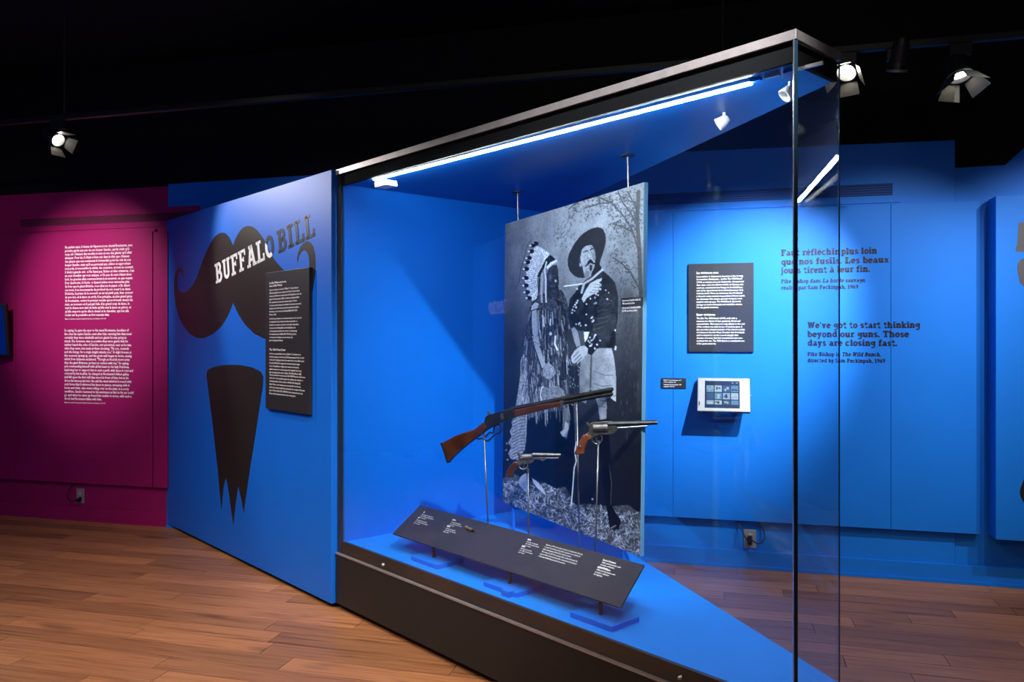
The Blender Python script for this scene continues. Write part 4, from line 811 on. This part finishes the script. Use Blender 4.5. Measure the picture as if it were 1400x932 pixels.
def deck_text(x0, y0, x1, y1, lines, size, bold=.01):
    u0, v0 = deck_px(x0, y0); u1, v1 = deck_px(x1, y1); v = bfont(lines, size, 1.1, bold, 0, (u1 - u0) * Wd)
    mb = MB(); place_text(mb, v, lambda x_, y_: dk(u0 + x_ / Wd, v0 - y_ / Hd)); part('lettering', mb, 'white', deck)
for (x0, y0, x1, y1) in ((213, 76, 283, 96), (185, 103, 252, 122), (362, 114, 424, 130), (335, 146, 396, 162), (742, 214, 812, 236), (714, 248, 780, 270)):
    deck_text(x0, y0, x0 + (8 if x0 < 250 else 20), y0, ["1" if x0 < 250 else "Balle"], .018, .02)
    deck_text(x0 - 4, y0 + 11, x1, y1, ["Revolver de cavalerie,", "vers 1875, prêt du musée", "acier et bois"], .0135, .0)
deck_text(835, 240, 1025, 280, ["Apparue en 1873, cette carabine à répétition est surnommée l'arme qui", "a conquis l'Ouest. Elle est solide, fiable et fabriquée à des centaines de", "milliers d'exemplaires. Buffalo Bill en a fait la promotion."], .0165, .0)
deck_text(815, 275, 1003, 320, ["First released in 1873, this repeating rifle is nicknamed the gun that", "won the West. Sturdy and dependable, it was made in the hundreds", "of thousands. Buffalo Bill promoted it in his shows."], .0165, .0)
for (x0, y0, x1, y1) in ((1122, 318, 1220, 345), (1098, 355, 1195, 384)):
    deck_text(x0, y0, x0 + 68, y0 + 12, ["Revolver d'ordonnance"], .019, .03); deck_text(x0 - 5, y0 + 12, x1, y1, ["1858, prêt du musée, acier", "et noyer, collection", "du régiment"], .0145, .02)
for i, s_ in enumerate((.694, 1.262, 1.80)):
    zz_ = zb_ + (zt_ - zb_) * ((.155 - .12) / .25)
    mb = MB(); mb.tube(FR.p(s_, .155, FZ), FR.p(s_, .155, zz_ - .006), .0085, n=10); part('post', mb, 'rail_black', deck, smooth=False)
    mb = MB(); FR.box(mb, s_ - .10, s_ + .12, .085, .25, FZ, FZ + .022); tag(part('plinth_block', mb, 'blue_case', bevel=.002), ('blue plinth block under the left post of the caption board', 'blue plinth block under the middle post of the caption board', 'blue plinth block under the right post of the caption board')[i], 'block', 'blue plinth blocks on the case floor')
mb = MB(); FR.box(mb, 1.31, 1.36, .06, .10, FZ, FZ + .026); tag(part('small_block', mb, 'blue_case', bevel=.002), 'small blue cube beside the middle plinth block', 'block')
# cartridge on the board
u0, v0 = deck_px(436, 158); u1, v1 = deck_px(480, 178); c0, c1 = dk(u0, v0) + dn * .009, dk(u1, v1) + dn * .009; dv = (c1 - c0)
car = empty('cartridge', (c0 + c1) / 2 - dn * .0085, 'brass rifle cartridge lying on the dark grey caption board', 'cartridge')
Lc = dv.length; mb = MB(); mb.lathe(c0, dv, [(0, .0001), (0, .0085), (.003, .0085), (.004, .0075), (Lc * .68, .0070), (Lc * .70, .0064)], 14); part('casing', mb, 'brass', car, smooth=False)
mb = MB(); mb.lathe(c0, dv, [(Lc * .69, .0062), (Lc * .85, .0058), (Lc * .97, .0035), (Lc, .0001)], 14); part('bullet', mb, 'steel', car, smooth=True)

# ------------------------------------------------------------------ firearms
class Gun(Frame):
    pass
def gframe(pa, pb): d = Vector(pb) - Vector(pa); return Frame(pa, (d.x, d.y), (-d.y, d.x))
RG = gframe((-.356, 4.2), (.587, 3.70)); S1 = gframe((0, 3.93), (1, 3.76)); S2 = gframe((.3, 3.58), (1.3, 3.46))
def gpart(fr, name, pts, th, m, root, c, off=0, bev=.002, label=None):
    q = [fr.hit(x_, y_) for x_, y_ in crop(*c, pts)]
    mb = MB(); fr.poly(mb, q, off - th / 2, off + th / 2); return part(name, mb, m, root, bevel=bev, label=label)
def gtube(fr, name, p0, p1, r0, r1, m, root, c, off=0, n=12):
    (x0, y0), (x1, y1) = crop(*c, [p0, p1]); a0, z0 = fr.hit(x0, y0); a1, z1 = fr.hit(x1, y1)
    mb = MB(); mb.tube(fr.p(a0, off, z0), fr.p(a1, off, z1), r0, r1, n); return part(name, mb, m, root)
def gpath(fr, name, pts, r, m, root, c, off=0):
    q = [fr.hit(x_, y_) for x_, y_ in crop(*c, pts)]; P_ = [fr.p(a, off, z) for a, z in q]
    for _ in range(2): P_ = [P_[0]] + [p for u, v in zip(P_, P_[1:]) for p in (u * .75 + v * .25, u * .25 + v * .75)] + [P_[-1]]
    mb = MB(); mb.path(P_, r, 8); return part(name, mb, m, root, smooth=True)
cR = (590, 500, 4.375)
a, z = RG.hit(700, 575); rifle = empty('lever_action_rifle', RG.p(a, 0, z - .1), 'long lever-action rifle with reddish wooden stock above the caption board', 'rifle')
gpart(RG, 'stock', [(66, 460), (150, 415), (235, 385), (262, 378), (300, 348), (325, 330), (345, 372), (320, 395), (290, 418), (245, 450), (200, 487), (150, 530), (106, 578), (92, 530), (80, 490)], .036, 'wood_gun', rifle, cR, bev=.008)
gpart(RG, 'butt_plate', [(62, 460), (70, 457), (84, 490), (96, 528), (110, 577), (103, 580), (88, 530), (74, 490)], .038, 'steel', rifle, cR, bev=.001)
gpart(RG, 'receiver', [(325, 330), (330, 305), (348, 293), (425, 270), (498, 252), (502, 308), (440, 328), (415, 340), (350, 372), (330, 385), (312, 365)], .034, 'steel', rifle, cR)
gpart(RG, 'side_plate', [(420, 285), (436, 281), (442, 318), (425, 325)], .037, 'steel_light', rifle, cR, bev=.001)
gpart(RG, 'bolt_cover', [(425, 268), (495, 250), (497, 262), (430, 280)], .022, 'steel_light', rifle, cR, bev=.001)
gpart(RG, 'hammer', [(345, 297), (333, 275), (340, 271), (357, 288)], .010, 'steel_light', rifle, cR, bev=.001)
gpart(RG, 'rear_sight', [(560, 238), (572, 230), (590, 232), (592, 240)], .010, 'steel', rifle, cR, bev=.001)
gpath(RG, 'finger_lever', [(272, 412), (266, 428), (280, 440), (300, 432), (320, 440), (332, 452), (350, 440), (380, 408), (405, 405), (420, 380), (412, 350), (380, 352), (370, 380), (372, 405), (350, 395), (335, 412), (322, 425)], .0042, 'steel', rifle, cR)
gpath(RG, 'trigger', [(395, 350), (398, 368), (392, 385)], .003, 'steel_light', rifle, cR)
gtube(RG, 'barrel', (480, 258), (1222, 113), .0125, .0115, 'steel', rifle, cR, n=8)
gtube(RG, 'magazine_tube', (780, 222), (1228, 142), .0095, .0095, M['gunbrown'] if 'gunbrown' in M else 'steel', rifle, cR)
gpart(RG, 'forestock', [(498, 262), (640, 232), (775, 212), (790, 222), (785, 236), (640, 272), (502, 308)], .032, 'wood_gun', rifle, cR, bev=.006)
gpart(RG, 'front_band', [(775, 208), (792, 206), (795, 232), (780, 240)], .036, 'steel_light', rifle, cR, bev=.001)
gtube(RG, 'muzzle_ring', (1213, 115), (1224, 113), .0135, .0135, 'steel_light', rifle, cR); gtube(RG, 'magazine_cap', (1222, 143), (1230, 141), .0105, .0105, 'steel_light', rifle, cR)
gpart(RG, 'front_sight', [(1180, 112), (1184, 100), (1194, 99), (1198, 108)], .005, 'steel_light', rifle, cR, bev=.0005)
gpath(RG, 'sling_ring', [(835, 228), (845, 238), (857, 232)], .003, 'steel_light', rifle, cR)
def revolver(fr, label, c, grip, frame_, cyl, barrel, rod_, guard, ham, brass, big):
    a, z = fr.hit(*crop(*c, [cyl[0]])[0]); r = empty('revolver', fr.p(a, 0, z - .08), label, 'revolver', None)
    gpart(fr, 'grip', grip, .030 if big else .024, 'wood_grip' if big else 'wood_gun', r, c, bev=.006)
    gpart(fr, 'gun_frame', frame_, .018, 'steel_light' if not big else 'steel_mid', r, c, bev=.002)
    gtube(fr, 'cylinder', cyl[0], cyl[1], .021 if big else .016, .021 if big else .016, 'steel_mid' if big else 'steel_light', r, c, n=16)
    gtube(fr, 'barrel', barrel[0], barrel[1], barrel[2], barrel[3], 'steel' if big else 'steel_light', r, c, n=8)
    gtube(fr, 'ramrod', rod_[0], rod_[1], .005 if big else .004, .005 if big else .004, 'steel_light', r, c)
    gpart(fr, 'loading_lever_mount', rod_[2], .012, 'steel_light', r, c, bev=.001)
    gpath(fr, 'trigger_guard', guard, .0035, brass, r, c); gpart(fr, 'hammer', ham, .008, 'steel_light', r, c, bev=.001)
    x_, y_ = guard[len(guard) // 2]; gpath(fr, 'trigger', [(guard[0][0] * .4 + guard[-1][0] * .6, guard[0][1] + 4), (guard[0][0] * .45 + guard[-1][0] * .55, (guard[0][1] + y_) / 2 + 6)], .0025, 'steel_light', r, c)
    return r
rv1 = revolver(S2, 'larger dark revolver with a red-brown grip, right of the case', cR,
    [(905, 412), (928, 405), (945, 425), (940, 440), (928, 465), (917, 495), (917, 520), (905, 528), (870, 530), (852, 524), (868, 490), (885, 450)],
    [(938, 360), (950, 342), (975, 336), (1075, 330), (1105, 340), (1108, 388), (1090, 402), (1068, 410), (1000, 412), (960, 430), (942, 428), (928, 405), (942, 392)],
    [(966, 372), (1052, 370)], [(1055, 346), (1350, 338), .0125, .0105], [(1100, 372), (1290, 360), [(1062, 380), (1112, 362), (1112, 385), (1075, 396)]],
    [(958, 425), (960, 445), (975, 465), (1000, 468), (1018, 450), (1022, 422), (1005, 415)], [(942, 370), (926, 342), (934, 336), (950, 352), (958, 364)], 'steel_light', True)
gpart(S2, 'rear_strap', [(928, 405), (950, 412), (962, 428), (940, 440)], .022, 'brass', rv1, cR, bev=.001)
mb = MB(); ag, zg = S2.hit(*crop(*cR, [(889, 481)])[0]); mb.lathe(S2.p(ag, -.015, zg), -S2.ey, [(0, .008), (.003, .007), (.004, .0001)], 12); part('grip_screw', mb, 'steel_light', rv1)
gpart(S2, 'front_sight', [(1322, 328), (1330, 320), (1336, 328)], .004, 'steel_light', rv1, cR, bev=.0005)
rv2 = revolver(S1, 'smaller pale revolver with dark wooden grip, left of the larger one', cR,
    [(490, 572), (512, 570), (520, 590), (508, 615), (492, 640), (490, 662), (470, 668), (440, 660), (448, 635), (465, 600)],
    [(520, 548), (530, 532), (556, 528), (606, 528), (612, 570), (595, 582), (560, 586), (520, 592), (510, 580)],
    [(545, 545), (600, 543)], [(604, 528), (772, 532), .0085, .0075], [(680, 551), (760, 551), [(608, 548), (680, 546), (690, 556), (662, 572), (650, 560), (608, 558)]],
    [(524, 588), (522, 602), (535, 616), (560, 618), (575, 605), (574, 588)], [(522, 545), (512, 520), (520, 514), (532, 532)], 'brass', False)
blob_mb = MB(); ag, zg = S1.hit(*crop(*cR, [(538, 550)])[0]); blob_mb.lathe(S1.p(ag, -.009, zg), -S1.ey, [(0, .008), (.004, .007), (.006, .0001)], 12); part('frame_screw', blob_mb, 'steel_light', rv2)
def stand(fr, px, py, pxb, label, yoke=True):
    a, z = fr.hit(px, py, 0); top = fr.p(a, 0, z); ab, _ = fr.hit(pxb, 700, 0); bot = fr.p(ab, .0, FZ)
    r = empty('gun_stand', bot, label, 'display stand', 'thin metal rods holding the guns')
    mb = MB(); mb.tube(bot, top, .0042, n=10); part('rod', mb, 'rod', r, smooth=True)
    mb = MB(); mb.lathe(bot, (0, 0, 1), [(0, .03), (.004, .03), (.006, .008), (.006, .0056)], 20); part('base_disc', mb, 'rod', r)
    mb = MB(); mb.tube(top - Vector((0, 0, .012)), top + Vector((0, 0, .004)), .006, n=10); part('cradle', mb, 'rod', r)
stand(RG, 662, 594, 669, 'thin rod under the trigger guard of the rifle'); stand(RG, 788.5, 548, 793, 'thin rod under the barrel of the rifle')
stand(S1, 722, 641.5, 723, 'thin rod holding the smaller revolver'); stand(S2, 818, 603.5, 813, 'thin rod holding the larger revolver')

# ------------------------------------------------------------------ lighting track and spotlights
TK = Frame((0, 4.60), (.9666, -.2562), (.2562, .9666)); TZ = 3.0
track = empty('lighting_track', TK.p(0, 0, TZ), 'long black lighting track hung below the dark ceiling', 'lighting track')
mb = MB(); TK.box(mb, -6.2, 5.0, -.018, .018, TZ - .018, TZ + .018); part('rail', mb, 'fixture', track, bevel=.003)
mb = MB(); TK.box(mb, -6.2, 5.0, -.021, -.018, TZ - .016, TZ - .011); part('rail_lip', mb, 'rail_black', track)
for px in (88, 988):
    a = TK.hit(px, 100)[0]; mb = MB(); mb.tube(TK.p(a, 0, TZ), TK.p(a, 0, H), .006); part('suspension_rod', mb, 'fixture', track)
def track_spot(px, py_lens, aim, label, lit, power=0, ang=50, size=.055, doors=True, col=WARM, length=.13, blend=.5):
    a = TK.hit(px, 100)[0]; q = TK.p(a, 0, TZ - .018); r = empty('track_spotlight', q, label, 'spotlight', 'spotlights on the track')
    zl = EYE + (HZ - py_lens) / F * q.y; head = Vector((q.x, q.y, zl)); d = (Vector(aim) - head).normalized(); head_back = head - d * length
    mb = MB(); mb.obox(q - Vector((0, 0, .03)), TK.ex, TK.ey, (0, 0, 1), .05, .02, .03); part('adapter', mb, 'fixture', r, bevel=.004)
    mb = MB(); mid = head - d * length * .5; mb.path([q - Vector((0, 0, .05)), (q + mid) / 2 + Vector((0, 0, .02)), mid], .012); part('arm', mb, 'fixture', r)
    side = d.cross(Vector((0, 0, 1))).normalized(); upv = side.cross(d)
    mb = MB(); mb.lathe(head_back, d, [(-.01, .0001), (-.005, size * .55), (.03, size * .8), (length * .7, size * .85), (length, size), (length, size * .86), (length - .03, size * .6), (length - .03, .0001)], 24); part('housing', mb, 'fixture', r, smooth=False)
    mb = MB(); mb.lathe(head, d, [(0, size * 1.02), (-.012, size * 1.02), (-.012, size * .98)], 24); part('rim', mb, 'alu', r)
    mb = MB(); mb.lathe(head - d * .022, d, [(0, .0001), (0, size * .62), (.004, size * .62), (.004, .0001)], 20); part('lens', mb, 'lens' if lit else 'fixture', r)
    if doors:
        for k, (ax, bx) in enumerate(((side, upv), (-side, upv), (upv, side), (-upv, side))):
            outd = (d * .85 + ax * .55).normalized(); c = head + ax * size * 1.02 + outd * size * .75; nrm_ = outd.cross(bx).normalized()
            mb = MB(); w0, w1 = size * .75, size * 1.05; p0 = head + ax * size * 1.0; p1 = p0 + outd * size * 1.4
            mb.prism([p0 - bx * w0, p0 + bx * w0, p1 + bx * w1, p1 - bx * w1], nrm_ * .0015); part('barn_door', mb, 'barn', r)
    if lit: spot_lamp('bulb', head + d * .004, aim, power, ang, blend, col, .03, r)
    return r
track_spot(80, 192, (-1.55, 4.75, 1.75), 'lit spotlight with open barn doors above the magenta wall', True, 120, 62, .05, col=NEUT)
track_spot(1157, 100, (.35, 2.6, .6), 'lit spotlight just behind the top corner of the glass case', True, 45, 60, .055, col=WARM)
track_spot(1226, 98, (2.0, 4.9, .9), 'unlit black spotlight between the two lit ones', False, size=.05, doors=False, length=.16)
track_spot(1313, 106, (2.4, 3.3, .6), 'lit spotlight with barn doors at the right of the track', True, 45, 85, .06, col=WARM)
# gallery spotlights nearer the viewer, above the frame
def ceiling_spot(loc, aim, power, ang, label, col=NEUT, blend=.7, rad=.03):
    r = empty('ceiling_spotlight', loc, label, 'spotlight', 'spotlights above the frame'); loc = Vector(loc); d = (Vector(aim) - loc).normalized()
    mb = MB(); mb.lathe(loc - d * .15, d, [(-.01, .0001), (0, .04), (.1, .05), (.15, .06), (.15, .05), (.12, .0001)], 20); part('housing', mb, 'fixture', r)
    mb = MB(); mb.tube(loc - d * .08, (loc.x, loc.y, H), .012); part('stem', mb, 'fixture', r)
    spot_lamp('bulb', loc + d * .01, aim, power, ang, blend, col, rad, r)
ceiling_spot((-3.9, 3.9, 3.3), (-3.4, 6.45, 1.78), 520, 36, 'black spotlight aimed at the magenta wall text', (1, .86, .86), 1.0)
ceiling_spot((-4.4, 3.6, 3.4), (-4.6, 6.5, 1.7), 35, 60, 'black spotlight aimed at the far left of the magenta wall', (1, .86, .86), 1.0)
ceiling_spot((-2.5, 3.1, 3.3), (-1.55, 4.95, 1.75), 150, 62, 'black spotlight aimed at the moustache partition', (.95, .97, 1), 1.0)
ceiling_spot((.6, 1.3, 3.4), (.1, 4.2, 1.0), 850, 44, 'black spotlight aimed at the guns', (1, .97, .93), .8)
ceiling_spot((-2.9, 2.9, 3.4), (-2.7, 4.7, 0), 170, 70, 'black spotlight aimed at the floor along the magenta wall', WARM, 1.0, .08)
ceiling_spot((-2.0, 1.6, 3.4), (-1.5, 3.7, 0), 420, 74, 'black spotlight aimed at the left floor', WARM, 1.0, .08)
ceiling_spot((-.9, 1.4, 3.4), (-.6, 3.2, 0), 170, 56, 'black spotlight aimed at the floor before the case', WARM, 1.0, .08)
ceiling_spot((3.0, 2.0, 3.4), (1.9, 4.3, 0), 120, 80, 'black spotlight aimed at the right floor', WARM, 1.0, .08)
ceiling_spot((1.95, 3.25, 2.97), (1.42, 5.15, 1.56), 1150, 44, 'black spotlight aimed at the blue wall beside the tablet', (.93, .97, 1), 1.0, .02)
ceiling_spot((2.6, 3.2, 3.1), (2.1, 4.95, 1.3), 170, 60, 'black spotlight aimed at the blue quote wall', (.93, .97, 1), 1.0, .02)
ceiling_spot((3.4, 3.0, 3.1), (3.15, 4.7, 1.6), 200, 52, 'black spotlight aimed at the far right blue board', (.93, .97, 1), 1.0, .02)
# facing partition whose reflection shows in the case glass
ZW = Frame((-4.93, 4.19), (.924, -.383), (.383, .924))
mb = MB(); ZW.box(mb, 0, 2.2, -.1, 0, 0, TOP); zp = part('wall_side_partition', mb, 'blue_part', kind='structure')
mb = MB(); v, f, wdt = slab_text('ZORRO'); mb.add([ZW.p(1.22 - x_ * .62 / wdt, .001, 1.72 + y_ * .12) for x_, y_ in v], f)
tag(part('exhibit_title', mb, 'white'), 'pale ZORRO lettering on the facing partition, seen mirrored in the case glass', 'lettering')
ceiling_spot((-4.0, 5.5, 3.3), (-4.1, 3.9, 1.5), 420, 70, 'black spotlight aimed at the facing partition', (.93, .97, 1), 1.0, .05)
